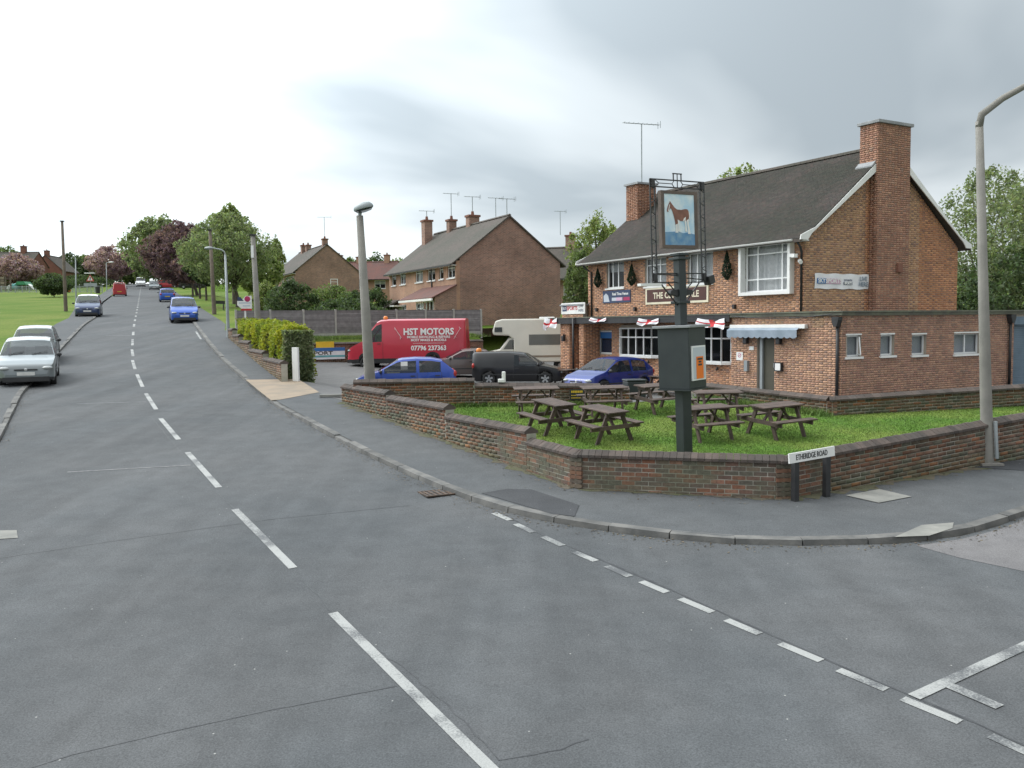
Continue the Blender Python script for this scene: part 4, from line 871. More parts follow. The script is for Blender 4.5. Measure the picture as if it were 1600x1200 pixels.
# cross flags pinned along the canopy
def flag(a, b, h0, h1, twist, label):
    u0_, z0_ = pF(*a, PJ+.16); u1_, z1_ = pF(*b, PJ+.16); o = thing('cross_flag', label, 'flag', A0, TH, 'cross flags strung along the pub canopy'); n, k = 18, 12; V = []; R, Wt = [], []
    for i in range(n+1):
        t = i/n; hh = h0+(h1-h0)*t
        for j in range(k+1):
            s = j/k; V.append((u0_+(u1_-u0_)*t+twist*s*math.sin(t*3.1), PJ+.18+.07*math.sin(t*9+s*3)*s+.06*math.sin(t*4+2)+.10*s*s, z0_+(z1_-z0_)*t-hh*s*(.86+.14*math.sin(t*8))-.07*math.sin(t*math.pi)))
    for i in range(n):
        for j in range(k):
            f = (i*(k+1)+j, i*(k+1)+j+1, (i+1)*(k+1)+j+1, (i+1)*(k+1)+j); (R if abs(i+.5-n/2) < 1.6 or abs(j+.5-k/2) < 1.2 else Wt).append(f)
    rawmesh('white_field', np.array(V), np.array(Wt), None, 'flagw', o, True); rawmesh('red_cross', np.array(V), np.array(R), None, 'flagr', o, True)
flag((853, 496), (870, 496), .62, .5, .2, 'bunched red cross flag hanging at the porch corner of the pub canopy'); flag((925, 496), (947, 496), .17, .15, 0, 'folded red cross flag beside the down pipe on the pub canopy')
flag((1000, 497), (1029, 497), .30, .22, .12, 'red cross flag hanging above the left bow window'); flag((1092, 497), (1132, 497), .26, .42, -.1, 'drooping red cross flag hanging above the right bow window')
# hanging topiary cones
def leafcloud(name, P, size, mat, par, up=.3, var=(.6, 1.35), flat=1.):
    P = np.asarray(P); n = len(P); nr = RNG.normal(size=(n, 3)); nr[:, 2] += up; nr /= np.linalg.norm(nr, axis=1)[:, None]
    t = np.cross(nr, RNG.normal(size=(n, 3))); t /= np.linalg.norm(t, axis=1)[:, None]; b = np.cross(nr, t); s = size*RNG.uniform(.55, 1.35, n)[:, None]
    V = np.stack([P-t*s, P-b*s*.55+nr*s*.15, P+t*s, P+b*s*.55+nr*s*.15], 1).reshape(-1, 3); col = np.repeat(RNG.uniform(*var, n)[:, None], 3, 1)*np.array([1, 1, 1])+RNG.normal(0, .05, (n, 3))
    return rawmesh(name, V, np.arange(4*n).reshape(-1, 4), np.clip(col, .2, 2), mat, par)
for px, pt, pb, rr in ((935, 420, 449, .23), (988, 413, 446, .24), (1137, 393, 437, .23)):
    u, zt_ = pF(px, pt, .2); _, zb_ = pF(px, pb, .2); lab = {935: 'dark topiary cone on the pub wall by the far down pipe', 988: 'dark topiary cone on the pub wall between the two small upstairs windows', 1137: 'dark topiary cone on the pub wall beside the large boxed window'}[px]
    o = thing('hanging_topiary', lab, 'plant', A0, TH, 'topiary cones hung on the pub front'); n = 1400; t = RNG.uniform(0, 1, n); a = RNG.uniform(0, 6.283, n)
    rad = rr*np.where(t < .75, t/.75, (1-t)/.25*.9+.1)**.8*RNG.uniform(.6, 1.05, n); leafcloud('foliage', np.stack([u+rad*np.cos(a), .24+rad*np.sin(a)*.8, zt_+(zb_-zt_)*t], 1), .035, 'leafc', o)
    MB().bar((u, 0, zt_+.15), (u, .24, zt_+.15), .02, .02).tube([(u, .24, zt_+.15), (u, .24, zb_+.1)], .015, 6).build('bracket', 'blackm', o)
# aerial on the far chimney
def aerial(P, h, span, label, az, n=7):
    o = thing('roof_aerial', label, 'aerial', P, az, 'television aerials on the roofs'); MB().tube([(0, 0, 0), (0, 0, h)], .028, 6).build('mast', 'galv', o); MB().bar((-span/2, 0, h), (span/2, 0, h+.02), .03, .03).build('boom', 'galv', o)
    for k in range(n): MB().bar((-span/2+span*k/(n-1), -.16, h+.02), (-span/2+span*k/(n-1), .16, h+.02), .014, .014).build('element', 'galv', o)
    for y_r in (-.12, .12): MB().bar((span/2, y_r, h-.14), (span/2, y_r, h+.18), .02, .02).build('reflector', 'galv', o)
wp = lambda x, y, z: A0+PX*x+PY*y+Vector((0, 0, z))
P = wp(PL-.3, -2.95, 9.2); aerial(P, at(996, 194, P.y).z-P.z, 1.9, 'tall aerial mast standing on the far pub chimney', R_(20), 9)
# ================================================================ PUB SIGN POST
SD = 17.4; b = at(1070, 700, SD); SP = thing('pub_sign_post', 'tall black pub sign post with notice box and framed horse painting', 'sign', (b.x, SD, G(SD)+LH), R_(32))
SP.matrix_world = Matrix.Translation((b.x, SD, G(SD)+LH)) @ Matrix.Rotation(R_(-1.6), 4, 'Y') @ Matrix.Rotation(R_(32), 4, 'Z')
zl = lambda px, py: at(px, py, SD).z-G(SD)-LH
zb0, zb1 = zl(1068, 606), zl(1068, 512); zt = zl(1062, 398)
MB().box(-.115, .115, -.115, .115, -.2, zb0+.02).build('lower_post', 'green_black', SP, bevel=.012)
m45 = Matrix.Rotation(R_(18), 4, 'Z')
NB = MB().box(-.34, .34, -.34, .34, zb0, zb1, m45).build('notice_box', 'green_black', SP, bevel=.01)
MB().box(-.42, .42, -.42, .42, zb1, zb1+.05, m45).build('box_lid', 'lead', NB, bevel=.008); MB().box(-.36, .36, -.36, .36, zb0-.03, zb0, m45).build('box_base', 'green_black', NB)
# notice case: on the face towards the side road (local -y after the turn)
MB().box(-.265, .265, -.372, -.342, zb0+.16, zb0+.83, m45).build('notice_case', 'upvc', NB); MB().box(-.235, .235, -.378, -.373, zb0+.19, zb0+.80, m45).build('notice_sheet', 'poster', NB)
MB().box(-.13, .15, -.384, -.379, zb0+.19, zb0+.62, m45).build('orange_poster', 'orange', NB)
u45 = m45.to_3x3() @ Vector((1, 0, 0)); c45 = lambda z: m45 @ Vector((-.01, -.386, z))
for k, wd_ in enumerate((.10, .055, .07)): MB().box(.01-wd_, .01+wd_, -.388, -.3845, zb0+.555-.055*k, zb0+.59-.055*k, m45).build('print_line', 'blackm', NB)
MB().box(-.088, .088, -.088, .088, zb1+.05, zt, Matrix.Identity(4)).build('upper_post', 'green_black', SP, bevel=.012)
for a, b_ in ((zt-.10, .15), (zt-.02, .13), (zt-.95, .135)): MB().box(-b_, b_, -b_, b_, a, a+.05).build('collar', 'green_black', SP, bevel=.008)
# wrought frame across the post (local x = along the side road)
KS = 1.25; xa, xb = -.56*KS, .56*KS; z1, z2 = zl(1060, 441), zl(1060, 282)
fr = MB()
for x in (xa, xa+.11, xb-.11, xb): fr.bar((x, 0, z1), (x, 0, z2), .022, .022)
for z in (z1, z1+.17, z2, z2-.14): fr.bar((xa, 0, z), (xb, 0, z), .022, .022)
for s in (-1, 1):
    fr.bar((s*.52, 0, z1), (s*.05, 0, z1-.48), .022, .022); fr.bar((s*.32, 0, z1), (s*.08, 0, z1-.22), .018, .018)
    fr.bar((s*.14, 0, z2-.07), (s*.48, 0, z2-.07), .014, .014)
    for q in (-1, 1): fr.bar((s*.14, 0, z2-.07), (s*.08, 0, z2-.07+.07*q), .012, .012).bar((s*.48, 0, z2-.07), (s*.58, 0, z2-.07+.07*q), .012, .012)
    for z in np.linspace(z1+.22, z2-.2, 7): fr.bar((s*.70, 0, z), (s*.59, 0, z+.05), .012, .012).bar((s*.59, 0, z+.05), (s*.70, 0, z+.10), .012, .012)
fr.bar((-.10, 0, z2), (-.10, 0, z2+.13), .018, .018).bar((.10, 0, z2), (.10, 0, z2+.13), .018, .018).bar((-.12, 0, z2+.13), (.12, 0, z2+.13), .02, .02).bar((0, 0, z2-.14), (0, 0, z2+.13), .014, .014)
fr.build('iron_frame', 'blackm', SP)
for s in (-1, 1):
    for z in (z1+.02, z2-.16): MB().box(s*.645-.035, s*.645+.035, -.035, .035, z, z+.16).build('finial_block', 'blackm', SP, bevel=.01)
pz0, pz1 = zl(1062, 388), zl(1062, 299); PB = MB().box(-.46, .46, -.03, .03, pz0, pz1).build('sign_board', 'signred', SP, bevel=.006)
frm = MB()
bz = M('weathered_board_frame', (.14, .105, .085), (.10, .08, .07), 4, .7)
for a in ((-.47, -.39, pz0, pz1), (.39, .47, pz0, pz1), (-.39, .39, pz0, pz0+.06), (-.39, .39, pz1-.06, pz1)): frm.box(a[0], a[1], -.045, .045, a[2], a[3])
frm.build('board_frame', bz, PB)
skym = M('painted_sky', (.46, .66, .80), (.74, .82, .84), 3, .5); sea = M('painted_blue_ground', (.10, .25, .44), (.22, .36, .48), 6, .5); bay_ = M('painted_horse_brown', (.25, .11, .075), (.18, .075, .05), 6, .5)
H = pz1-pz0-.12; h = lambda v: pz0+.06+H*v; wd = lambda u: -.39+.78*u
for sgn in (-1,):
    y = .031*sgn; f = lambda pts, mat, d, nm: MB().prism([(wd(p), h(q)) for p, q in pts], y-.004-d, y+.001-d, 'y').build(nm, mat, PB)
    f([(0, 0), (1, 0), (1, 1), (0, 1)], skym, 0, 'painted_sky'); f([(0, 0), (1, 0), (1, .22), (.75, .25), (.6, .24), (.45, .27), (0, .25)], sea, .004, 'painted_ground')
    f([(.19, .86), (.215, .835), (.27, .79), (.34, .735), (.42, .70), (.56, .695), (.68, .715), (.76, .715), (.80, .68), (.815, .61), (.80, .53), (.77, .47), (.735, .47), (.70, .50), (.62, .475), (.52, .475), (.45, .50), (.43, .42), (.40, .38), (.36, .38), (.345, .46), (.31, .56), (.265, .66), (.225, .72), (.18, .705), (.13, .645), (.095, .645), (.085, .68), (.12, .755), (.155, .81), (.175, .83)], bay_, .008, 'painted_horse')
    for pts in ([(.355, .40), (.425, .42), (.415, .33), (.44, .245), (.345, .245), (.365, .33)], [(.43, .50), (.485, .485), (.475, .38), (.50, .27), (.43, .27), (.44, .37)], [(.735, .50), (.80, .52), (.795, .40), (.835, .30), (.85, .225), (.765, .225), (.77, .31), (.745, .41)], [(.655, .49), (.715, .49), (.715, .39), (.74, .27), (.675, .27), (.68, .38)]): f(pts, 'white', .010, 'painted_leg')
    f([(.60, .475), (.69, .50), (.70, .56), (.64, .53)], 'white', .012, 'painted_patch'); f([(.17, .79), (.185, .785), (.14, .66), (.115, .66)], 'white', .012, 'painted_blaze'); f([(.80, .68), (.83, .64), (.845, .50), (.825, .46), (.815, .56)], 'white', .012, 'painted_tail')
# lamps on the sign post
for s, dx, z in ((-1, -.62, zt-.40), (1, .78, zt-.44)):
    MB().bar((0, 0, z), (dx, 0, z+(.02 if s < 0 else -.06)), .02, .02).build('lamp_arm', 'blackm', SP)
    if s < 0: MB().bar((dx, 0, z+.03), (dx, 0, z-.15), .05, .05).build('lamp_stem', 'blackm', SP); MB().box(dx-.42, dx+.10, -.05, .05, z-.20, z-.15).build('strip_lamp', 'white', SP)
    else: MB().prism([(-.10, .05), (.06, .09), (.10, -.07), (-.04, -.12)], -.09, .09, 'y', Matrix.Translation((dx, 0, z-.04))).build('flood_lamp', 'blackm', SP, bevel=.012)
for s in (-1, 1): MB().prism([(.09, -.07), (.30, -.02), (.28, .05), (.09, .07)], -.05, .05, 'y', Matrix.Translation((0, 0, zt-.74)) @ Matrix.Diagonal((s, 1, 1, 1))).build('spot_lamp', 'blackm', SP)
# ================================================================ PICNIC TABLES
def picnic():
    t = thing('picnic_table', 'x', 'picnic table'); L = .62
    for k in range(5): MB().box(-L, L, -.29+.118*k, -.29+.11+.118*k, .715, .75).build('top_plank', 'bench', t, bevel=.006)
    for s in (-1, 1):
        for k in range(2): MB().box(-L, L, s*.60-.115+.12*k, s*.60-.115+.112+.12*k, .42, .455).build('seat_plank', 'bench', t, bevel=.006)
        x = s*.43
        for q in (-1, 1): MB().bar((x, q*.18, .715), (x, q*.52, -.06), .045, .095, (0, 1, 0)).build('leg', 'bench', t)
        MB().box(x+.024*s, x+.064*s, -.70, .70, .325, .42).build('seat_bearer', 'bench', t); MB().box(x+.024*s, x+.064*s, -.28, .28, .62, .715).build('top_bearer', 'bench', t)
        MB().bar((x*.95, 0, .36), (x*.25, 0, .70), .07, .04).build('brace', 'bench', t)
    return t
proto = picnic(); first = True
tilt = Matrix.Rotation(math.atan(.071), 4, 'X')
def put_table(P, hd, label, z, group='picnic tables on the pub lawn', tl=True, sc=.93):
    global first
    t = proto if first else cptree(proto); first = False
    m = Matrix.Translation((P[0], P[1], z)) @ (tilt if tl else Matrix.Identity(4)) @ Matrix.Rotation(R_(90-hd), 4, 'Z') @ Matrix.Scale(sc, 4); t.matrix_world = m; t['label'] = label; t['group'] = group
for (px, py), hd, lab in (((838, 649), 85, 'picnic table standing alone near the step in the car park wall'), ((865, 676), 152, 'picnic table beside the one nearest the stepped garden wall, seats end on'), ((943, 689), 150, 'picnic table closest to the splayed garden wall corner'),
                          ((943, 648), 82, 'picnic table in front of the dark green notice on the wall'), ((1028, 644), 66, 'picnic table beside the dark bin at the lawn entrance'), ((1120, 657), 86, 'picnic table nearest the yard wall behind the sign post'),
                          ((1101, 686), 70, 'picnic table just behind the pub sign post'), ((1212, 682), 64, 'picnic table on the open side of the lawn towards the street name plate')):
    P = gp(px, py); put_table(P, hd, lab, G(P.y)+LH)
for x, y, hd, lab in ((11.9, 1.9, 30, 'picnic table by the porch of the pub'), (8.2, 2.2, -30, 'picnic table under the left bow window of the pub'), (5.1, 2.0, -30, 'picnic table under the right bow window of the pub')):
    P = wp(x, y, 0); put_table(P, hd, lab, CP(P.x, P.y), 'picnic tables by the pub wall', False)
P = wp(-4.2, -8.0, 0); put_table(P, 60, 'picnic table in the side yard in front of the blue shutter', CP(P.x, P.y), 'picnic tables by the pub wall', False)
# bin and wall notice
b = gp(989, 626); o = thing('litter_bin', 'dark green bin at the end of the car park wall', 'bin', (b.x+.05, b.y+.1, G(b.y)+LH), R_(10)); MB().box(-.27, .27, -.25, .25, 0, .52).build('body', 'green_black', o, bevel=.03); MB().box(-.29, .29, -.27, .27, .52, .57).build('lid', 'green_black', o, bevel=.02)
nW = Vector((dW.y, -dW.x, 0)); Pn = W2a+dW*2.75+nW*.125; o = thing('wall_notice', 'dark notice board with yellow writing on the car park wall', 'notice', (Pn.x, Pn.y, G(Pn.y)+LH), math.atan2(dW.y, dW.x))
MB().box(-.2, .2, -.03, 0, .12, .42).build('board', 'green_black', o)
for z, n_ in ((.35, 7), (.25, 9), (.18, 8)):
    for k in range(n_): MB().box(-.16+.32*k/n_, -.16+.32*(k+.72)/n_, -.034, -.031, z-(.03 if z > .3 else .012), z+(.03 if z > .3 else .012)).build('print_stroke', 'yellow', o)
# ================================================================ STREET FURNITURE
a = gp(1242, 790); b = gp(1291, 783); a.z = G(a.y)+KH; b.z = G(b.y)+KH; d = (b-a); SN = thing('street_name_sign', 'white street name plate on two short black posts by the garden wall', 'sign', a, math.atan2(d.y, d.x))
Ls = d.xy.length; zt_ = at(1240, 706, a.y).z-a.z; rz_ = b.z-a.z+.03
for x in (0, Ls): MB().box(x-.045, x+.045, -.045, .045, -.2, zt_-.02+(rz_ if x else 0)).build('post', 'blackm', SN)
sl2 = Matrix.Rotation(-math.atan2(rz_, Ls), 4, 'Y'); PLT = MB().box(-.13, Ls+.15, -.075, -.05, zt_-.16, zt_+.0, sl2).build('plate', 'white', SN)
text('ETHERIDGE ROAD', .125, 'blackm', SN, sl2 @ Vector((Ls/2, -.078, zt_-.082)), sl2.to_3x3() @ Vector((1, 0, 0)), sl2.to_3x3() @ Vector((0, 0, 1)), xs=(Ls+.16)/1.30, bold=.001)
def column(name, label, base, top, r0_, r1, mat, n=12, grp=None, sq=False):
    o = thing(name, label, {'lamp_post': 'lamp post', 'telegraph_pole': 'pole'}.get(name, 'pole'), base, 0, grp); t = Vector(top)-Vector(base)
    MB().tube([(0, 0, -.3), t*.0, t*.33, t], [r0_, r0_, (2*r0_+r1)/3, r1], n).build('column' if name == 'lamp_post' else 'pole', mat, o, smooth=True); return o, t
# concrete lamp column by the side road
b = gp(1543, 732); b.z = G(b.y)+KH; top = at(1530, 190, b.y); L1, t = column('lamp_post', 'tall concrete lamp column with curved arm on the side road pavement', b, top, .115, .068, 'concrete', 8)
arm = [t+Vector(v) for v in ((0, 0, -.1), (.03, -.02, .12), (.35, -.12, .38), (.75, -.25, .6), (1.2, -.4, .78), (1.5, -.5, .82))]; MB().tube(arm, [.07, .068, .062, .055, .048, .045], 8).build('arm', 'concrete', L1, smooth=True)
MB().ball(t+Vector((1.85, -.62, .80)), (.42, .17, .10)).build('lantern', 'galv', L1, smooth=True); MB().tube([t*.02+Vector((.12, -.10, 0)), t*.13+Vector((.11, -.1, 0))], .035, 6).build('cable_guard', 'galv', L1); MB().box(-.2, .2, -.2, .2, 0, .04).build('base_plate', 'concrete', L1)
# concrete lamp column behind the wall end
b = gp(581, 636); b = at(581, 630, b.y+.6); b.z = CP(b.x, b.y); b = Vector((b.x, b.y, b.z)); top = at(562, 337, b.y); L2, t = column('lamp_post', 'leaning concrete lamp column with cowl lantern at the car park wall', b, top, .17, .095, 'concrete', 8)
lv = MB(); lv.tube([t, t+Vector((.02, 0, .12))], .05, 8); lv.build('spigot', 'galv', L2); mm = Matrix.Translation(t+Vector((.12, -.05, .2))) @ Matrix.Rotation(R_(-14), 4, 'Y')
MB().lathe([(.02, .16), (.15, .13), (.2, .06), (.21, 0), (.2, -.03)], 16, mm @ Matrix.Diagonal((1.35, .9, 1, 1))).build('lantern_cowl', 'galv', L2, smooth=True); MB().lathe([(.2, -.03), (.16, -.09), (.02, -.12)], 16, mm @ Matrix.Diagonal((1.3, .85, 1, 1))).build('lantern_bowl', 'cglass', L2, smooth=True)
# steel lamp by the estate board, arm over the road
b = gp(357, 528); b.z = G(b.y)+KH; top = at(352, 398, b.y); L3, t = column('lamp_post', 'slim grey steel lamp post with short arm beside the estate agent board', b, top, .09, .05, 'galv', 10)
ae = at(330, 387, b.y)-b; MB().tube([t, t+Vector((-.04, 0, .16)), t+Vector((-.2, 0, .26)), ae], .032, 6).build('arm', 'galv', L3); MB().ball(ae+Vector((-.12, 0, -.02)), (.24, .11, .08)).build('lantern', 'galv', L3, smooth=True)
for px, pb, pt, lab, h0, nm in ((119, 476, 402, 'grey lamp post behind the telegraph pole on the green', 1, 'a'), (167, 456, 411, 'distant grey lamp post beyond the warning sign', 1, 'b')):
    b = gp(px, pb); b.z = G(b.y)+KH; o, t = column('lamp_post', lab, b, at(px-1, pt, b.y), .09, .05, 'galv', 8)
    if nm == 'b': MB().tube([t, t+Vector((.5, 0, .15))], .03, 6).build('arm', 'galv', o); MB().ball(t+Vector((.8, 0, .14)), (.45, .15, .1)).build('lantern', 'upvc', o, smooth=True)
    else: MB().tube([t, t+Vector((.1, -.6, .25))], .03, 6).build('arm', 'galv', o); MB().ball(t+Vector((.12, -.8, .25)), (.12, .3, .08)).build('lantern', 'galv', o, smooth=True)
for px, pb, pt, lab in ((186, 447, 420, 'thin far lamp post at the top of the road by the green'), (192, 444, 421, 'thin far lamp post behind the top of the green')):
    b = gp(px, pb); b.z = G(b.y)+KH; o, t = column('lamp_post', lab, b, at(px, pt, b.y), .09, .05, 'galv', 6); MB().tube([t, t+Vector((.9, 0, .2))], .04, 5).build('arm', 'galv', o)
for (px, py), (qx, qy), r0_, r1, mat, lab, lean in (((103, 488), (97, 346), .16, .10, 'wpole', 'tall timber telegraph pole on the green', 0), ((335, 493), (328, 360), .16, .11, 'wpole', 'timber telegraph pole on the right hand verge under the maple', 0),
                                                  ((406, 541), (395, 368), .17, .11, 'concrete', 'thick pale pole rising behind the golden hedge', 0)):
    b = gp(px, py); b.z = G(b.y)
    if px == 406: b = at(406, 541, b.y+2.2); b.z = 2.4
    o, t = column('telegraph_pole', lab, b, at(qx, qy, b.y), r0_, r1, mat, 10); MB().box(-.13, .13, -.13, .13, t.z-.02, t.z+.06, Matrix.Translation((t.x, t.y, 0))).build('cap', 'blackm', o)
    if px == 406: MB().box(-.06, .06, -.2, -.1, t.z-1.1, t.z-.5, Matrix.Translation((t.x, t.y, 0))).build('cable_box', 'upvc', o)
# warning sign with lamp, on the green
b = gp(143, 474); b.z = G(b.y)+KH; k = b.y/F; o = thing('warning_sign', 'red triangle warning sign on a grey post by the road up the hill', 'sign', b, 0)
MB().tube([(0, 0, -.2), (0, 0, (474-430)*k)], .045, 6).build('post', 'galv', o); zc = (474-437)*k; s = 6.2*k
def tri(s, z0): return [(-s, z0-s*.62), (s, z0-s*.62), (0, z0+s*1.1)]
MB().prism(tri(s, zc), -.08, -.05, 'y').build('red_border', 'flagr', o); MB().prism(tri(s*.68, zc), -.09, -.081, 'y').build('white_field', 'white', o); MB().prism([(-s*.12, zc-s*.3), (s*.12, zc-s*.3), (s*.2, zc+s*.35), (-s*.1, zc+s*.4)], -.098, -.091, 'y').build('symbol', 'blackm', o)
MB().box(-.5, .5, -.3, .05, zc+s*1.25, zc+s*1.45).build('sign_lamp', 'upvc', o, bevel=.03); MB().box(-.7, .7, -.07, -.04, zc-s*1.9, zc-s*1.1).build('sub_plate', 'galv', o)
# estate agent board
b = gp(373, 529); b = Vector((b.x+.2, b.y+.6, G(b.y)+.1)); k = b.y/F; o = thing('estate_agent_board', 'white and red estate agent board on a white post above the wall', 'sign', b, R_(6)); zB = at(369, 474, b.y).z-b.z
MB().box(-.04, .04, -.04, .04, -.2, zB-.2).build('post', 'white', o); MB().prism([(-.38, zB+.12), (-.38, zB-.10), (-.18, zB-.28), (.36, zB-.28), (.36, zB+.38), (.06, zB+.38), (-.12, zB+.20)], -.06, -.042, 'y').build('board', 'white', o)
MB().box(-.2, .35, -.066, -.061, zB-.38, zB-.285).build('red_strip', 'flagr', o); MB().ball((.14, -.064, zB+.22), (.15, .01, .15)).build('roundel', 'crimson', o); MB().prism([(-.36, zB+.32), (-.36, zB+.12), (-.05, zB+.12), (-.2, zB+.32)], -.066, -.061, 'y').build('dark_panel', 'navy', o)
for z, xa_, xb_ in ((.02, -.3, .3), (-.13, -.1, .28)): MB().box(xa_, xb_, -.066, -.061, zB+z-.035, zB+z+.03).build('print_line', 'poster', o)
# low street name sign on the far verge, white driveway post, pale slab, banner
b = gp(343, 487); o = thing('verge_name_sign', 'small dark street name sign on short posts on the far verge', 'sign', (b.x, b.y, G(b.y)+KH), R_(62)); MB().box(-.6, .6, -.02, .02, .55, .8).build('plate', 'blackm', o)
for x in (-.5, .5): MB().box(x-.04, x+.04, .021, .08, -.2, .78).build('post', 'blackm', o)
b = gp(463, 599); o = tag(MB().box(-.11, .11, -.05, .05, -.1, 1.12).build('gate_post', 'white', None, bevel=.01), 'short white painted post at the end of the golden hedge', 'post'); o.location = (b.x, b.y, G(b.y)+KH); o.rotation_euler = (0, 0, R_(-20))
b = gp(528, 624); o = tag(MB().box(-.52, .45, -.08, .08, -.02, .05).build('timber_baulk', 'cover', None), 'pale timber baulk lying at the driveway end of the garden wall', 'plank'); o.location = (b.x, b.y, G(b.y)+.10); o.rotation_euler = (0, 0, R_(3))
Pb = FL(2.6, 1.66); o = thing('ground_banner', 'blue and white live sport banner along the foot of the retaining wall', 'banner', (Pb[0], Pb[1], CP(*Pb)), math.atan2(FD.y, FD.x)); fx = 2.9
MB().box(-.6, fx, -.02, .02, .08, .72).build('cloth', 'flagw', o); MB().box(-.6, fx, -.026, -.021, .53, .72).build('blue_band', 'blue', o); MB().box(-.6, fx, -.026, -.021, .19, .30).build('teal_band', 'teal', o)
text('LIVE SPORT', .26, 'olive', o, (fx/2-.3, -.024, .415), (1, 0, 0), (0, 0, 1), xs=1.6, bold=.008)
o = tag(MB().box(-.45, .55, -.02, .02, 0, .34).build('yellow_sign', 'yellow', None), 'small yellow board on the retaining wall beside the red van', 'sign'); q = FL(4.35, 1.64); o.location = (q[0], q[1], CP(*q)+.78); o.rotation_euler = (0, 0, math.atan2(FD.y, FD.x))
# ================================================================ HOUSES
def house(name, label, corner, hd, L, D, ze, zr, wins=(), chim=(), brick='hbrick', tile='tileb', porch=None, depth=2., gw=(), cat='house', fbrick=None):
    """corner = near facade/gable corner on the ground; local x runs along the facade away from it, +y is the street side"""
    h = thing(name, label, cat, corner, R_(90-hd)); ops = list(wins)
    m = MB(); us = sorted({0, L} | {o[i] for o in ops for i in (0, 1)}); zs = sorted({-depth, ze} | {o[i] for o in ops for i in (2, 3)})
    for a, b in zip(us, us[1:]):
        for c, d in zip(zs, zs[1:]):
            if any(o[0] < (a+b)/2 < o[1] and o[2] < (c+d)/2 < o[3] for o in ops): continue
            m.box(a, b, -.25, 0, c, d)
    m.build('front_wall', fbrick or brick, h)
    def gable(nm, x0, x1, xs): 
        q = MB(); q.prism([(-.25, -depth), (-.25, ze), (-.25, ze+(zr-ze)*.25/(D/2)), (-D/2, zr), (-D, ze), (-D, -depth)], x0, x1, 'x'); return q.build(nm, brick, h)
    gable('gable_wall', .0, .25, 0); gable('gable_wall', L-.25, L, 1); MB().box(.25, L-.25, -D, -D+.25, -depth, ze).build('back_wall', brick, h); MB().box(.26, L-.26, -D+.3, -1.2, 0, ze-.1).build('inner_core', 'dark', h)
    sl = (zr-ze)/(D/2); pr = [(.38, ze-.38*sl+.10), (-D/2, zr+.10), (-D-.38, ze-.38*sl+.10), (-D-.38, ze-.38*sl), (-D/2, zr-.02), (.38, ze-.38*sl)]
    rf = MB().prism(pr, -.14, L+.14, 'x').build('roof', tile, h); MB().prism([(-.12, -.02), (.12, -.02), (0, .09)], -.14, L+.14, 'x', Matrix.Translation((0, -D/2, zr+.10))).build('ridge', tile, rf)
    MB().box(-.1, L+.1, .36, .46, ze-.38*sl-.03, ze-.38*sl+.06).build('gutter', 'plastic', h); MB().box(-.05, L+.05, .0, .36, ze-.38*sl-.02, ze-.38*sl+.02).build('soffit', 'white', h)
    for o in ops: window(h, ('F', 0.), *o[:4], cols=o[4] if len(o) > 4 else (.5,), rows=o[5] if len(o) > 5 else (.68,), rec=.06, cur=(0, 1, .5 if random.random() < .6 else 1), fw=.06)
    for o in gw: window(h, ('S', 0.02), *o, cols=(), rows=(.6,), rec=-.03, fw=.07)
    for x, y, w, dd, zt_ in chim:
        c = MB().box(x-w/2, x+w/2, y-dd/2, y+dd/2, zr-1.4, zt_).build('chimney_stack', brick, rf); MB().box(x-w/2-.07, x+w/2+.07, y-dd/2-.07, y+dd/2+.07, zt_, zt_+.14).build('cap', 'fbrick', c)
        MB().tube([(x, y, zt_+.14), (x, y, zt_+.42)], [.13, .10], 8).build('chimney_pot', 'fbrick', c)
    return h
# house A: long terrace with its gable towards the pub car park
cA = at(714, 500, 57.); gA = 3.45; cA.z = gA; hA = at(712, 407, 57).z-gA; dA = Vector((math.cos(R_(117)), math.sin(R_(117)), 0)); nA = Vector((-math.sin(R_(117)), math.cos(R_(117)), 0))
def onA(px, py, org, dd, nn_, off=0):
    o = org+nn_*off; v = ray(px, py); P = CAM+v*((o-CAM).dot(nn_)/v.dot(nn_)); return (P-org).dot(dd), P.z-org.z
def wpx(a, b, org=None, dd=None, nn_=None):
    org = org or cA; p = onA(*a, org, dd or dA, nn_ or nA); q = onA(*b, org, dd or dA, nn_ or nA); return [min(p[0], q[0]), max(p[0], q[0]), min(p[1], q[1]), max(p[1], q[1])]
LA = onA(608, 425, cA, dA, nA)[0]; DA = 7.7
wA = [wpx(a, b) for a, b in (((699, 412), (711, 434)), ((686, 415), (693, 437)), ((668, 419), (680, 438)), ((649, 422), (661, 441)), ((625, 427), (634, 443)), ((612, 428), (619, 445)))]
zs0 = sum(w[2] for w in wA)/6; zs1 = sum(w[3] for w in wA)/6
wA = [(w[0], w[1], zs0, zs1, (.5,) if w[1]-w[0] > 1 else (), (.7,)) for w in wA]
lower = [(w[0], w[1], .9, 2.1, (.5,), (.7,)) for w in wA[3:5]]
HA = house('terrace_house', 'long brick terrace with plain brick gable and tall chimneys beside the car park', cA, -27, LA, DA, hA, hA+2.95, wA+lower, [(6.2, -DA/2-.2, .62, .8, hA+3.62), (9.6, -DA/2, .55, .6, hA+3.68), (LA-.6, -DA/2+.9, .68, .65, hA+3.9), (8.0, -DA+.9, .55, .55, hA+2.6)], 'hbrick', fbrick='hbrick2')  # front wall more orange than the gable: its lit side put into colour
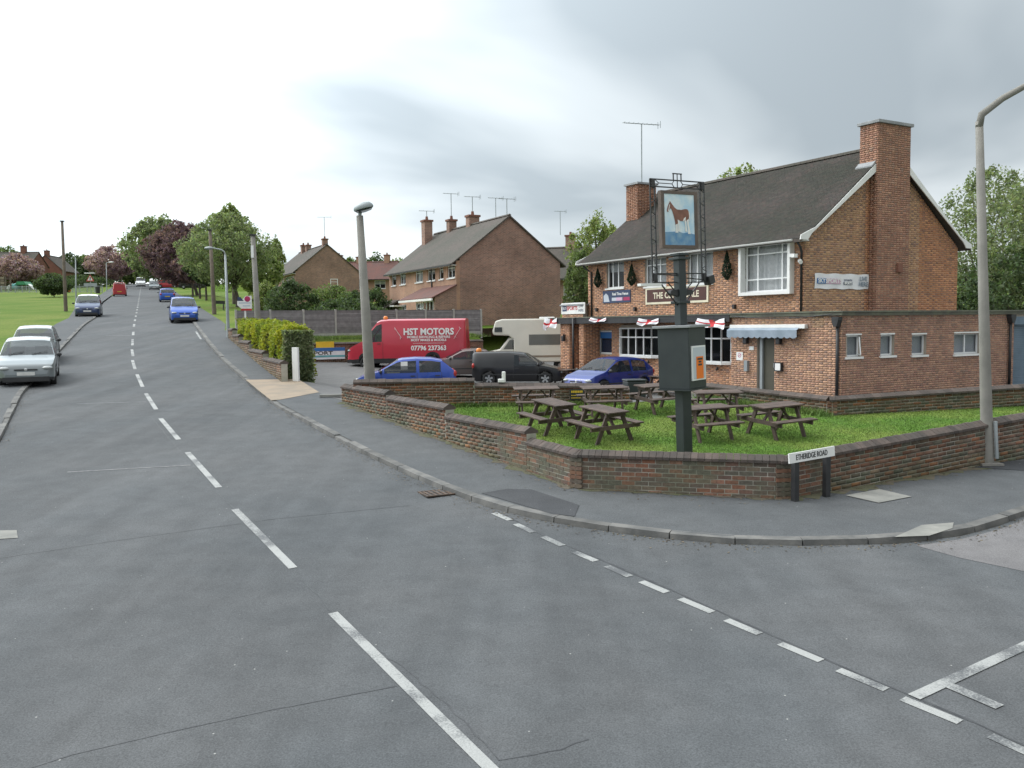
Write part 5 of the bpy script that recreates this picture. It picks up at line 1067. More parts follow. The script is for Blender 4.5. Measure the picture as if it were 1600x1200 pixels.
# porch lean-to: red tiled roof against the front near the gable
pr = MB().prism([(0, 3.15), (1.75, 2.3), (1.75, 2.22), (0, 3.05)], -.1, 6.0, 'x').build('porch_roof', 'tiler', HA); MB().box(-.1, 6.0, 1.70, 1.80, 2.10, 2.24).build('porch_fascia', 'white', HA)
MB().prism([(0, -1.5), (1.5, -1.5), (1.5, 2.3), (0, 3.05)], .0, .22, 'x').build('porch_side_wall', 'hbrick', HA); MB().box(.22, 5.8, 1.25, 1.5, -1.5, .85).build('porch_wall', 'hbrick', HA)
window(HA, ('F', 1.48), .5, 2.3, .85, 2.1, cols=(.33, .66), rows=(), rec=.05); window(HA, ('F', 1.48), 2.6, 3.5, .0, 2.1, cols=(), rows=(), rec=.05); MB().box(3.7, 4.6, 1.3, 1.36, -.4, 1.6).build('door', 'signred', HA)
MB().box(9.8, 10.9, .0, .8, 1.95, 2.05).build('door_canopy', 'white', HA); MB().box(10, 10.8, .01, .06, -.1, 1.9).build('door', 'white', HA)
lt = MB().prism([(0, 2.5), (1.9, 1.55), (1.9, 1.45), (0, 2.4)], LA-2.2, LA+.6, 'x').build('side_porch_roof', 'tileb', HA); MB().box(LA-2., LA+.5, 1.4, 1.6, -1.5, 1.5).build('side_porch_wall', 'hbrick2', HA)
MB().tube([(4.1, .06, hA-.2), (4.1, .06, -.5)], .05, 6).build('down_pipe', 'plastic', HA)
for (px, pt), (x, y, z), lab in (((697, 303), (9.6, -DA/2, hA+3.75), 'thin aerial mast on the middle chimney of the long terrace'), ((722, 308), (6.2, -DA/2-.2, hA+3.7), 'thin aerial mast on the terrace chimney nearest the ridge end'), ((663, 330), (LA-.6, -DA/2+.9, hA+4.0), 'thin aerial mast on the tall far chimney of the long terrace'),
                                 ((793, 311), (.3, -DA/2, hA+2.9), 'thin aerial mast at the gable peak of the long terrace'), ((835, 309), (8.0, -DA+.9, hA+2.6), 'thin aerial mast on the back chimney of the long terrace')):
    P = HA.matrix_basis @ Vector((x, y, z)) if False else cA+dA*x+nA*y+Vector((0, 0, z)); aerial(P, at(px, pt, P.y).z-P.z, 1.2, lab, R_(25), 5)
# house B: brick end house further up, with a wing C
def gh(px, d): p = at(px, 500, d); return p
cB = at(463, 480, 103.); cB.z = 6.0; hB = at(463, 423, 103).z-6.0
dB = dA; LB = 9.0
HB = house('end_terrace_house', 'brown brick end house with one small gable window above the shrubs', cB, -27, 13.5, 7.6, hB, hB+3.1, [(1.0, 2.0, 2.9, 4.0), (3.6, 4.7, 2.9, 4.0), (6.2, 7.3, 2.9, 4.0), (9, 10.2, 2.9, 4.0)], [(.9, -3.8, .6, .6, hB+3.75), (8.8, -3.8, .7, .6, hB+3.7), (10.4, -3.6, .6, .6, hB+3.8)], 'hbrick', gw=[(-5.0, -4.1, 2.75, 3.65)])
P = cB+dA*.9-nA*3.8; aerial(Vector((P.x, P.y, cB.z+hB+3.9)), 2.5, 1.6, 'thin aerial mast on the gable chimney of the brown end house', R_(10), 5)
cC = at(612, 470, 118.); cC.z = 6.2; hC = at(612, 434, 118).z-6.2
HC = house('far_terrace_house', 'red brick terrace with brown tiled roof seen between the end house and the long terrace', cC, -82, 12, 7, hC, hC+2.3, [(a, a+1.5, 2.8, 3.9) for a in (.8, 3.8, 5.9, 9)]+[(a, a+1.4, .4, 1.5) for a in (2.5, 8)], [(1.5, -3.5, .7, .7, hC+3.2), (5.5, -3.5, .6, .6, hC+3.0), (8.3, -3.5, .8, .7, hC+3.3)], 'hbrick2', 'tiler')
# house D behind the left end of the pub
cD = at(906, 500, 74.); cD.z = 3.6; hD = at(906, 431, 74).z-3.6
HD = house('back_house', 'brick house with dark roof seen between the terrace and the pub', cD, -72, 7.5, 7, hD, hD+2.6, [(.4, 1.4, 2.5, 3.6), (3.0, 4.1, 2.5, 3.6)], [(1.6, -3.4, .75, .7, hD+3.6)], 'hbrick')
P = cD+Vector((-1.4, 3, hD+3.7)); aerial(P, 2.0, 1.1, 'aerial mast on the house behind the pub porch', R_(25), 5)
# houses on the far left
cE = at(93, 440, 190.); cE.z = G(190)-.2; hE = at(93, 421, 190).z-cE.z
HE = house('green_side_house', 'red brick gable house with chimney beyond the green', Vector((cE.x, cE.y, cE.z)), 96, 9, 6.6, hE, hE+3.1, [(2, 3.5, 2.6, 3.8)], [(.8, -3.4, .9, .9, hE+4.0)], 'fbrick', 'tileb')
HE.rotation_euler = (0, 0, R_(90-(-6))); HE.location = at(50, 440, 190).xy.to_3d()+Vector((0, 0, cE.z))
window(HE, ('S', 0.02), -3.6, -2.5, 3.2, 4.6, cols=(.5,), rows=(), rec=-.03, fw=.1)
HE.location = (*at(47, 440, 190).xy, cE.z)
cF = at(-12, 440, 178.); HF = house('cream_house', 'dark roofed house behind the pink blossom tree at the edge of the green', (cF.x, cF.y, G(178)-.2), -84, 12, 7, 4.9, 7.6, [(2, 3.5, 2.6, 3.8), (7, 8.5, 2.6, 3.8)], [(3, -3.5, .9, .9, 8.8), (9.5, -3.5, .9, .9, 8.6)], 'fbrick', 'tileb'); HF.rotation_euler = (0, 0, R_(180)); HF.location = (*at(48, 440, 178).xy, G(178)-.2)
# ================================================================ VEHICLES
def interp(pts, x): return float(np.interp(x, [p[0] for p in pts], [p[1] for p in pts]))
PROF = {
 'hatch': dict(top=[(-.5, .40), (-.492, .58), (-.475, .66), (-.375, .945), (-.27, .985), (-.12, 1.), (.02, .985), (.075, .955), (.265, .665), (.30, .635), (.40, .585), (.465, .51), (.49, .42), (.5, .30)], belt=.625, ws=(.065, .262), rw=(-.468, -.378), sw=[(-.385, -.275), (-.262, -.075), (-.058, .20)], tum=.30),
 'three': dict(top=[(-.5, .40), (-.49, .60), (-.47, .68), (-.36, .93), (-.25, .985), (-.1, 1.), (.03, .98), (.08, .95), (.27, .66), (.31, .62), (.42, .55), (.475, .47), (.492, .40), (.5, .30)], belt=.62, ws=(.07, .268), rw=(-.464, -.363), sw=[(-.345, -.135), (-.105, .205)], tum=.34),
 'saloon': dict(top=[(-.5, .42), (-.49, .60), (-.46, .645), (-.33, .68), (-.30, .70), (-.17, .955), (-.08, 1.), (.03, .985), (.08, .95), (.22, .68), (.26, .65), (.42, .58), (.475, .50), (.492, .40), (.5, .3)], belt=.64, ws=(.075, .222), rw=(-.30, -.172), sw=[(-.19, -.055), (-.04, .165)], tum=.32),
 'mpv': dict(top=[(-.5, .42), (-.492, .62), (-.48, .68), (-.42, .95), (-.35, .99), (-.1, 1.), (.08, .985), (.13, .955), (.31, .63), (.35, .60), (.44, .53), (.48, .45), (.5, .32)], belt=.58, ws=(.12, .305), rw=(-.476, -.424), sw=[(-.415, -.28), (-.265, -.06), (-.042, .245)], tum=.26),
 'carvan': dict(top=[(-.5, .45), (-.497, .95), (-.485, .99), (-.1, 1.), (.02, .97), (.075, .94), (.26, .60), (.30, .57), (.42, .50), (.475, .44), (.492, .37), (.5, .28)], belt=.58, ws=(.07, .258), rw=(-.4995, -.4955), sw=[(-.035, .2)], tum=.26),
 'van': dict(top=[(-.5, .3), (-.499, .97), (-.49, .995), (.14, 1.), (.215, .985), (.245, .95), (.355, .60), (.37, .555), (.46, .45), (.485, .40), (.497, .30), (.5, .2)], belt=.55, ws=(.245, .352), rw=(-.3, -.3), sw=[(.20, .325)], tum=.10),
 'smallvan': dict(top=[(-.5, .3), (-.496, .9), (-.475, .98), (-.1, 1.), (.1, .97), (.14, .94), (.27, .62), (.31, .59), (.43, .52), (.48, .44), (.5, .30)], belt=.55, ws=(.14, .268), rw=(-.4955, -.48), sw=[(.0, .22)], tum=.16),
}
def vehicle(name, label, cat, P, hd, paint_, kind, L, Wd, H, wheel=.30, clear=.19, ax=(.30, -.31), roofmat=None, trim=None, group=None, plate='platew', rim='rim', lights=True, grille=True, zrot=0.):
    p = PROF[kind]; v = thing(name, label, cat, P, R_(90-hd), group); hw = Wd/2; ra = wheel+.055; wx = [a*L for a in ax]
    if zrot: v.rotation_euler = (0, zrot, R_(90-hd))
    xs = set(np.linspace(-.5, .5, 41)) | {q[0] for q in p['top']} | set(p['ws']) | set(p['rw']) | {e for s in p['sw'] for e in s}
    for a in ax:
        for k in range(-6, 7): xs.add(a+ra/L*math.sin(k*math.pi/12))
        xs |= {a-ra/L-.002, a+ra/L+.002}
    xs = sorted(x for x in xs if -.5 <= x <= .5); xs = [x for i, x in enumerate(xs) if i == 0 or x-xs[i-1] > .0012]
    def ring(x):
        zt_ = interp(p['top'], x)*H; X_ = x*L; e = abs(x)/.5; w = hw*(1-.09*e**5-(.20 if x > 0 else .10)*max(0, (e-.90)/.10)**2); zs = min(p['belt']*H+.03*H*(-x), zt_-.025)
        z0 = clear+.10*max(0, (e-.9)/.1)
        for c in wx:
            if abs(X_-c) < ra: z0 = max(z0, wheel+math.sqrt(max(0, ra*ra-(X_-c)**2)))
        z0 = min(z0, zs-.06); hh = zt_-zs; ins = hh*p['tum']; lo = z0+.22*(zs-z0); wm = .975*w
        return [(w*.95, z0), (w*.992, lo), (w, z0+.62*(zs-z0)), (wm, zs), (wm-ins*.80, zs+hh*.80), (wm-ins-.02, zs+hh*.93), ((wm-ins)*.72, zt_-.004), (0, zt_+.015*min(1, hh*3))]
    rings = [ring(x) for x in xs]; nP = 15
    def full(x, r): return [(x*L, q[0], q[1]) for q in r[:-1]]+[(x*L, 0, r[-1][1])]+[(x*L, -q[0], q[1]) for q in r[:-1]][::-1]
    V = [pt for x, r in zip(xs, rings) for pt in full(x, r)]; parts = {'body': [], 'windscreen': [], 'rear_window': [], 'roof_panel': []}; side = {}
    for i in range(len(xs)-1):
        xm = (xs[i]+xs[i+1])/2
        for j in range(nP-1):
            f = (i*nP+j, i*nP+j+1, (i+1)*nP+j+1, (i+1)*nP+j); jj = min(j, nP-2-j); key = 'body'
            if jj in (5, 6) and p['ws'][0] < xm < p['ws'][1]: key = 'windscreen'
            elif jj in (5, 6) and p['rw'][0] < xm < p['rw'][1]: key = 'rear_window'
            elif jj == 3:
                for si, s in enumerate(p['sw']):
                    if s[0] < xm < s[1] and interp(p['top'], xm) > p['belt']+.07: key = ('side', si, j < 7)
            elif roofmat and jj in (5, 6) and p['rw'][1] < xm < p['ws'][0]: key = 'roof_panel'
            elif trim and jj == 0: key = 'lower_trim'
            parts.setdefault(key, []).append(f)
    n = len(xs); parts['body'] += [tuple(range(nP))[::-1], tuple((n-1)*nP+k for k in range(nP))]
    for k, fs in parts.items():
        if not fs: continue
        used = sorted({i for f in fs for i in f}); mp = {o_: q for q, o_ in enumerate(used)}; m = MB(); off = 0.004 if k not in ('body', 'roof_panel', 'lower_trim') else 0
        m.v = [V[i] for i in used]; m.f = [tuple(mp[i] for i in f) for f in fs]
        nm = 'side_window' if isinstance(k, tuple) else k; mt = paint_ if k == 'body' else roofmat if k == 'roof_panel' else trim if k == 'lower_trim' else 'cglass'
        o = m.build(nm, mt, v)
        o.data.polygons.foreach_set('use_smooth', [len(q.vertices) == 4 for q in o.data.polygons])
        if k == 'body':
            bm = bmesh.new(); bm.from_mesh(o.data)
            for e_ in bm.edges:
                if len(e_.link_faces) == 2 and e_.calc_face_angle(0) > R_(38): e_.smooth = False
            bm.to_mesh(o.data); bm.free()
    MB().box(-.46*L, .46*L, -hw*.80, hw*.80, clear-.02, clear+.25).build('underbody', 'plastic', v)
    zs_ = p['belt']*H; x0_ = p['ws'][0]*L
    if len(p['sw']) > 0:
        MB().box(x0_-.05, x0_+.42, -hw*.78, hw*.78, zs_-.28, zs_-.03).build('dashboard', 'plastic', v)
        for s in (-1, 1): MB().prism([(x0_-.75, clear+.25), (x0_-.62, clear+.25), (x0_-.82, zs_+.10), (x0_-.86, zs_+.22), (x0_-.95, zs_+.22), (x0_-.93, zs_+.08)], s*hw*.42-.22, s*hw*.42+.22, 'y').build('seat', 'plastic', v)
        if len(p['sw']) > 1: MB().prism([(x0_-1.65, clear+.25), (x0_-1.45, clear+.25), (x0_-1.68, zs_+.06), (x0_-1.8, zs_+.06)], -hw*.74, hw*.74, 'y').build('seat', 'plastic', v)
    for c in wx:
        for s in (-1, 1):
            mw = Matrix.Translation((c, s*(hw-.10), wheel)) @ Matrix.Rotation(R_(90)*-s, 4, 'X'); r = wheel
            wl_ = MB().lathe([(r*.62, -.10), (r*.9, -.105), (r, -.07), (r, .06), (r*.93, .085), (r*.66, .082), (r*.62, .06)], 20, mw).build('wheel', 'tyre', v, smooth=True)
            q = MB().lathe([(r*.64, .055), (r*.60, .062), (r*.57, .03), (.001, .03)], 20, mw)
            q.build('rim', 'plastic', wl_)
            for a in range(5):
                mm_ = mw @ Matrix.Rotation(a*2*math.pi/5, 4, 'Z'); MB().prism([(-.03, .02), (.03, .02), (.045, r*.61), (-.045, r*.61)], .034, .062, 'z', mm_).build('spoke', rim, wl_)
    for xq in sorted({p['sw'][0][0]-.008, p['sw'][-1][0]-.008, p['sw'][-1][1]+.03}):                # door shut lines
        r_ = ring(xq)
        for s in (-1, 1):
            q = MB()
            for (wa, za), (wb, zb) in zip(r_[1:4], r_[2:4]): q.bar((xq*L, s*(wa+.002), za), (xq*L, s*(wb+.002), zb), .012, .012, (1, 0, 0))
            q.build('shut_line', 'plastic', v)
    zf = interp(p['top'], .47)*H; fx = .5*L
    bz = min(.40*H, .62)
    for s in (-1, 1):
        if lights:
            MB().ball((fx-.105-.03*(kind == 'van'), s*hw*.72, zf*.88), (.13, hw*.19, .062)).build('headlight', 'lglass', v, smooth=True); MB().ball((-fx+.07, s*hw*.80, bz*1.45 if kind not in ('van', 'smallvan') else .9), (.085, hw*.12, .13)).build('tail_light', 'red', v, smooth=True)
        xm = p['ws'][1]-.03; zz = p['belt']*H; m = MB().ball((xm*L, s*(hw+.09), zz+.06), (.055, .085, .065)); m.bar((xm*L, s*hw*.9, zz+.02), (xm*L, s*(hw+.08), zz+.05), .04, .03); m.build('mirror', 'plastic', v, smooth=True)
        MB().box(-.34*L, .36*L, s*hw*.995-.012, s*hw*.995+.012, .36*H*.86, .36*H*.86+.045).build('rub_strip', 'plastic' if kind != 'van' else paint_, v) if kind not in ('van',) else None
        for k, sw_ in enumerate(p['sw'][-2:]): MB().box((sw_[0]+.012)*L, (sw_[0]+.012)*L+.16, s*hw*.985-.02, s*hw*.985+.018, zz-.13, zz-.095).build('door_handle', 'plastic', v)
    if grille:
        for g_ in (-1, 1): MB().box(fx-.12, fx-.004, g_*hw*.22-hw*.17, g_*hw*.22+hw*.17, zf*.80, zf*.85).build('grille', 'plastic', v)
        MB().ball((fx-.02, 0, zf*.825), (.02, .05, .05)).build('badge', 'rim', v)
    MB().box(fx-.06, fx+.012, -.26, .26, clear+.22, clear+.33).build('number_plate', plate, v); MB().box(-fx-.012, -fx+.05, -.26, .26, bz*.95, bz*.95+.11).build('number_plate', 'platey', v)
    MB().box(fx-.10, fx+.008, -hw*.78, hw*.78, clear+.02, clear+.17).build('bumper_intake', 'plastic', v)
    for s in (-1, 1): MB().bar(((p['ws'][1]-.005)*L, s*.35-.2, interp(p['top'], p['ws'][1])*H+.03), ((p['ws'][1]-.035)*L, s*.35+.25, interp(p['top'], p['ws'][1]-.035)*H+.035), .015, .015).build('wiper', 'plastic', v)
    return v
PA = dict(silver=paint('silver_paint', (.21, .235, .245), .3, .3), dgreen=paint('dark_green_paint', (.06, .085, .075), .3), navy=paint('navy_paint', (.03, .05, .12), .3), red=paint('red_van_paint', (.50, .035, .06), 0, .3), blue=paint('royal_blue_paint', (.012, .055, .33), .1), blue2=paint('deep_blue_paint', (.008, .028, .21), .1), ptblue=paint('bright_blue_paint', (.02, .09, .42), .3),
          black=paint('black_paint', (.008, .008, .010), 0, .3, .25), brown=paint('grey_brown_paint', (.17, .14, .135), .5), cream=paint('cream_body_paint', (.74, .72, .63), 0, .4), white=paint('white_car_paint', (.74, .75, .76), 0, .3), dred=paint('bright_red_paint', (.48, .03, .035), 0, .3), grey=paint('grey_car_paint', (.30, .32, .34), .5))
up_ = lambda P, dz=0: Vector((P.x, P.y, G(P.y)+dz)); SLP = -math.atan(.066)
rh = math.degrees(math.atan2(CL[5][0]-CL[4][0], CL[5][1]-CL[4][1]))      # road heading near the parked cars
def rhd(y):
    a = [p for p in CL]; ys = [p[1] for p in a]; x0 = np.interp(y-4, ys, [p[0] for p in a]); x1 = np.interp(y+4, ys, [p[0] for p in a]); return math.degrees(math.atan2(x1-x0, 8))
PARK = 'cars parked along the hill road'
def roadcar(name, label, px, py, face, mat, kind, L, Wd, H, dx=0, group=PARK, cat='car', half=True, **k):
    P = gp(px, py); hd = rhd(P.y)+(0 if face == 'away' else 180); d = Vector((math.sin(R_(rhd(P.y))), math.cos(R_(rhd(P.y))), 0)); P = P+d*(L/2-.1 if half else 0); P.x += dx
    sl = (G(P.y+1)-G(P.y-1))/2*math.cos(R_(rhd(P.y))); return vehicle(name, label, cat, up_(P), hd, mat, kind, L, Wd, H, group=group, zrot=-math.atan(sl)*(1 if face == 'away' else -1), **k)
roadcar('parked_car', 'silver hatchback parked half on the left pavement facing down the hill', 42, 606, 'to', PA['silver'], 'hatch', 4.2, 1.74, 1.5, clear=.2, trim='plastic')
roadcar('parked_car', 'dark green car with pale roof parked behind the silver hatchback', 52, 572, 'to', PA['dgreen'], 'three', 3.9, 1.66, 1.45, roofmat=PA['silver'])
roadcar('parked_car', 'dark blue people carrier parked by the telegraph pole on the green', 137, 496, 'to', PA['navy'], 'mpv', 4.3, 1.75, 1.62, roofmat=PA['white'])
roadcar('red_van', 'small red van driving up the hill away from the junction', 187, 463, 'away', PA['dred'], 'smallvan', 4.0, 1.75, 1.85, cat='van', group=None)
roadcar('parked_car', 'bright blue retro car parked on the right of the hill road', 289, 505, 'to', PA['ptblue'], 'mpv', 4.3, 1.70, 1.6)
roadcar('parked_car', 'small blue hatchback seen from behind further up the right kerb', 262, 472, 'away', PA['ptblue'], 'hatch', 3.8, 1.65, 1.45)
roadcar('pickup_van', 'white van coming down the middle of the far road', 220, 448, 'to', PA['white'], 'smallvan', 4.6, 1.8, 1.9, cat='van', group=None)
roadcar('parked_car', 'silver car coming down the far road beside the red car', 241, 453, 'to', PA['silver'], 'hatch', 4.2, 1.7, 1.5)
roadcar('box_lorry', 'pale red and white lorry behind the silver car up the road', 243, 448, 'to', PA['white'], 'van', 6.5, 2.2, 2.9, cat='lorry', group=None)
roadcar('parked_car', 'dark green estate car parked at the top of the left kerb', 203, 444, 'to', PA['dgreen'], 'mpv', 4.4, 1.8, 1.7)
P = gp(263, 450); vehicle('turning_car', 'red car turning side on at the far junction', 'car', up_(P), 75, PA['dred'], 'hatch', 4.2, 1.7, 1.45)
P = gp(300, 452); vehicle('parked_car', 'black four wheel drive parked on the grass beneath the copper tree', 'car', up_(P, KH), 72, PA['black'], 'mpv', 4.4, 1.8, 1.8)
for px, py, lab, mat in ((170, 446, 'white car parked far off beyond the green', 'white'), (187, 445, 'pale car parked far off near the brow of the hill', 'grey')): P = gp(px, py); vehicle('distant_car', lab, 'car', up_(P, KH), 60, PA[mat], 'hatch', 4.1, 1.7, 1.5, group='cars beyond the green')
# --- car park
def parkcar(name, label, px, d, hd, *a, **k): P = at(px, 560, d); P.z = CP(P.x, P.y); return vehicle(name, label, k.pop('cat', 'car'), P, hd, *a, **k)
VN = parkcar('red_van', 'long red high roofed van with white motor repair lettering in the car park', 640, 47.2, -86, PA['red'], 'van', 6.35, 2.0, 2.62, wheel=.34, clear=.32, ax=(.335, -.22), trim='plastic', cat='van')
lx = lambda f: f*6.35; T = lambda s, z, x, sz, **k: text(s, sz, 'white', VN, (x, 1.004-.035*max(0, (z-1.4)/.8), z), (-1, 0, -.0), (0, -.06, 1), **k)
# camera sees the van's left side (+y local): text reads towards -x
T('HST MOTORS', 1.93, lx(-.19), .47, bold=.016, xs=.92); T('MOBILE SERVICING & REPAIRS', 1.66, lx(-.19), .17, bold=.004); T('MOST MAKES & MODELS', 1.50, lx(-.19), .17, bold=.004); T('07796 237363', 1.08, lx(-.19), .34, bold=.010, xs=.95)
MB().box(lx(-.32), lx(-.06), 1.0, 1.008, 1.335, 1.35).build('print_line', 'white', VN)
for s, xc in ((1, lx(.06)), (-1, lx(-.43))):
    q = MB(); q.bar((xc+.14*s, 1.0, 2.08), (xc-.14*s, .995, 1.66), .012, .06, (0, 1, 0)); 
    for e_ in (1, -1): q.bar((xc+.14*s*e_, 1.0, 1.87+.21*e_), (xc+.14*s*e_+.05, 1.0, 1.87+.31*e_), .012, .05, (0, 1, 0)).bar((xc+.14*s*e_, 1.0, 1.87+.21*e_), (xc+.14*s*e_+.06*s, 1.0, 1.87+.24*e_), .012, .05, (0, 1, 0))
    q.build('spanner_graphic', 'white', VN)
MB().lathe([(.12, 0), (.12, .10), (.08, .16), (.001, .17)], 12, Matrix.Translation((lx(.19), .2, 2.62))).build('beacon', 'amber', VN, smooth=True)
B1 = parkcar('parked_car', 'small royal blue car with a paper in its window behind the stepped wall', 633, 32.2, -97, PA['blue'], 'three', 3.65, 1.64, 1.42)
MB().box(-.08, .16, .70, .715, 1.0, 1.28).build('window_paper', 'white', B1)
parkcar('parked_car', 'grey brown saloon half hidden behind the black van', 732, 43.6, -97, PA['brown'], 'saloon', 4.9, 1.8, 1.42)
BV = parkcar('black_van', 'black car derived van with an amber beacon in the car park', 812, 40.5, 99, PA['black'], 'carvan', 4.2, 1.68, 1.52, cat='van'); MB().lathe([(.13, 0), (.13, .08), (.08, .15), (.001, .16)], 12, Matrix.Translation((-1.9, 0, 1.52))).build('beacon', 'amber', BV, smooth=True)
parkcar('parked_car', 'deep blue three door hatchback parked in front of the pub windows', 952, 34.6, -130, PA['blue2'], 'three', 3.7, 1.64, 1.43)
# motorhome
P = at(832, 560, 47.5); P.z = CP(P.x, P.y); MH = thing('motorhome', 'cream motorhome with overcab parked beside the terrace gable', 'motorhome', P, R_(90+90))
body = [(-2.6, .55), (1.0, .55), (1.0, 1.75), (1.25, 1.95), (2.05, 2.0), (2.12, 2.15), (1.95, 2.72), (1.6, 2.82), (-2.45, 2.82), (-2.6, 2.7)]
MB().prism(body, -1.05, 1.05, 'y').build('coach_body', PA['cream'], MH, bevel=.06); MB().prism([(1.0, .45), (2.55, .45), (2.65, .8), (2.55, 1.05), (1.75, 1.22), (1.25, 1.85), (1.0, 1.85)], -.9, .9, 'y').build('cab', PA['cream'], MH, bevel=.06)
MB().prism([(1.72, 1.24), (1.25, 1.84), (1.27, 1.87), (1.76, 1.26)], -.8, .8, 'y').build('windscreen', 'cglass', MH)
for s in (-1, 1):
    MB().prism([(1.55, 1.24), (1.22, 1.72), (.95, 1.72), (.95, 1.24)], s*.905-.006, s*.905+.006, 'y').build('cab_window', 'cglass', MH); MB().box(-1.7, .2, s*1.055-.008, s*1.055+.008, 1.45, 2.0).build('side_window', 'cglass', MH); MB().box(-2.55, .95, s*1.055-.004, s*1.055+.004, .8, .9).build('stripe', 'slab', MH)
    for x in (-1.5, 2.0):
        mw = Matrix.Translation((x, s*.8, .33)) @ Matrix.Rotation(R_(90)*-s, 4, 'X'); w_ = MB().lathe([(.2, -.1), (.33, -.09), (.33, .07), (.2, .09), (.19, .05), (.001, .05)], 18, mw).build('wheel', 'tyre', MH, smooth=True); MB().lathe([(.19, .056), (.16, .08), (.001, .07)], 14, mw).build('rim', 'rim', w_)
    MB().ball((2.6, s*.62, .78), (.07, .14, .11)).build('headlight', 'lglass', MH, smooth=True)
MB().prism([(2.0, 2.16), (2.09, 2.2), (1.99, 2.58), (1.93, 2.56)], -.6, .6, 'y', Matrix.Translation((.035, 0, 0))).build('overcab_window', 'cglass', MH); MB().box(1.6, 2.0, 1.07, 1.10, 2.15, 2.4).build('overcab_side_window', 'cglass', MH)
MB().box(-1.2, -.4, -.3, .3, 2.82, 2.92).build('roof_light', 'upvc', MH, bevel=.03); MB().box(2.55, 2.68, -.85, .85, .4, .6).build('bumper', 'plastic', MH, bevel=.03)
# white rubble lying on the car park wall
P = W2a+dW*.75; o = tag(MB().box(-.05, .05, -.05, .05, 0, .3).box(-.16, .02, -.07, .06, 0, .1).build('white_block', 'white', None, bevel=.02), 'small white block left on top of the car park wall', 'block'); o.location = (P.x, P.y, 2.36+.002)
# ================================================================ TREES AND SHRUBS
def crownpts(n, R, Hc, shape, clumps, seed):
    """points in leafy clumps scattered through an egg-shaped crown; returns (n,3) about the crown base"""
    r = np.random.default_rng(seed); cs = []
    while len(cs) < clumps:
        p = r.uniform(-1, 1, 3)
        if np.linalg.norm(p) > 1 or np.linalg.norm(p) < .35: continue
        cs.append(p)
    cs = np.array(cs); k = r.integers(0, clumps, n); d = r.normal(size=(n, 3)); d /= np.linalg.norm(d, axis=1)[:, None]
    clumps_ = clumps; rad = r.uniform(.10, .34, clumps)*(clumps/40.)**-.25; P = cs[k]+d*(rad[k]*r.uniform(0.25, 1, n)**.5)[:, None]
    st = r.random(n) < .16; q = r.normal(size=(n, 3)); q /= np.linalg.norm(q, axis=1)[:, None]; P = np.where(st[:, None], q*(r.uniform(.55, 1.1, n)**.6)[:, None], P)
    z = (P[:, 2]+1)/2; wdt = np.clip(shape(np.clip(z, 0, 1)), .05, 2)
    return np.stack([P[:, 0]*R*wdt, P[:, 1]*R*wdt, z*Hc], 1), np.stack([cs[:, 0]*R*shape((cs[:, 2]+1)/2), cs[:, 1]*R*shape((cs[:, 2]+1)/2), (cs[:, 2]+1)/2*Hc], 1)
egg = lambda z: .75+.45*np.sin(np.pi*np.clip(z*.85+.1, 0, 1))-.15
tall = lambda z: .35+.75*np.sin(np.pi*np.clip(z*.9+.1, 0, 1))*(1-.35*z)
CLM, NLM, LFM = 2.4, 1.7, .72
def tree(name, label, cx, top, d, wpx, mat, n=6000, leaf=.3, clumps=45, shape=egg, cb=.22, seed=1, trunk_px=None, group=None, gz=None, bare=False, cat='tree', up=.3, tr=None):
    x = at(cx, 450, d).x; gz = G(d) if gz is None else gz; H = at(cx, top, d).z-gz; R = wpx/2*d/F*1.12; tx = at(trunk_px or cx, 450, d).x-x
    o = thing(name, label, cat, (x, d, gz), 0, group); P, cs = crownpts(int(n*NLM), R, H*(1-cb), shape, int(clumps*CLM), seed); off = np.array([0, 0, H*cb])
    if not bare: leafcloud('crown', P+off, leaf*LFM, mat, o, up)
    r0_ = tr or max(.12, H*.022); m = MB(); hz = H*cb; fork = Vector((tx*.6, 0, hz*1.15)); rr = random.Random(seed)
    m.tube([(tx, 0, -.3), (tx, 0, .1), (tx*.9, rr.uniform(-.1, .1), hz*.6), fork], [r0_*1.35, r0_*1.1, r0_*.9, r0_*.75], 9)
    for i in range(min(len(cs), 16 if not bare else 40)):
        c = Vector(cs[i])+Vector(off); mid = fork.lerp(c, .5)+Vector((rr.uniform(-.1, .1)*R, rr.uniform(-.1, .1)*R, .06*H)); m.tube([fork-Vector((0, 0, hz*.2*rr.random())), mid, c], [r0_*.5, r0_*.28, .02], 5)
    m.build('trunk', 'bark', o, smooth=True); return o
def shrub(name, label, cx, base, top, wpx, d, mat, n=2500, leaf=.12, seed=1, group=None, gz=None, cat='shrub'):
    return tree(name, label, cx, top, d, wpx, mat, n, leaf, 30, lambda z: .8+.3*np.sin(np.pi*np.clip(z*.8+.2, 0, 1)), .05, seed, group=group, gz=at(cx, base, d).z if gz is None else gz, cat=cat, tr=.06)
BT = 'trees lining the top of the road'
tree('ash_tree', 'tall fresh green tree with open crown at the bend of the far road', 248, 338, 170, 95, 'leafm', 7000, .42, 70, seed=3, cb=.12, trunk_px=268)
tree('copper_beech', 'dark purple copper beech overhanging the right side of the road', 284, 348, 118, 100, 'leafp', 9000, .28, 80, seed=4, cb=.16, trunk_px=308)
tree('maple_tree', 'broad grey green maple in front of the copper beech', 358, 335, 78, 124, 'leafm', 10500, .17, 75, seed=5, cb=.22, trunk_px=371)
tree('young_maple', 'slender upright tree rising above the maple crown', 362, 318, 86, 70, 'leafl', 5000, .2, 50, tall, .35, 6, trunk_px=366)
tree('yellow_green_tree', 'yellowish green tree behind the thick pale pole', 405, 385, 92, 62, 'leafl', 6000, .24, 45, seed=7, cb=.12)
tree('poplar_tree', 'thin pale poplar behind the brown end house', 433, 368, 125, 26, 'leafl', 2200, .25, 40, tall, .1, 8)
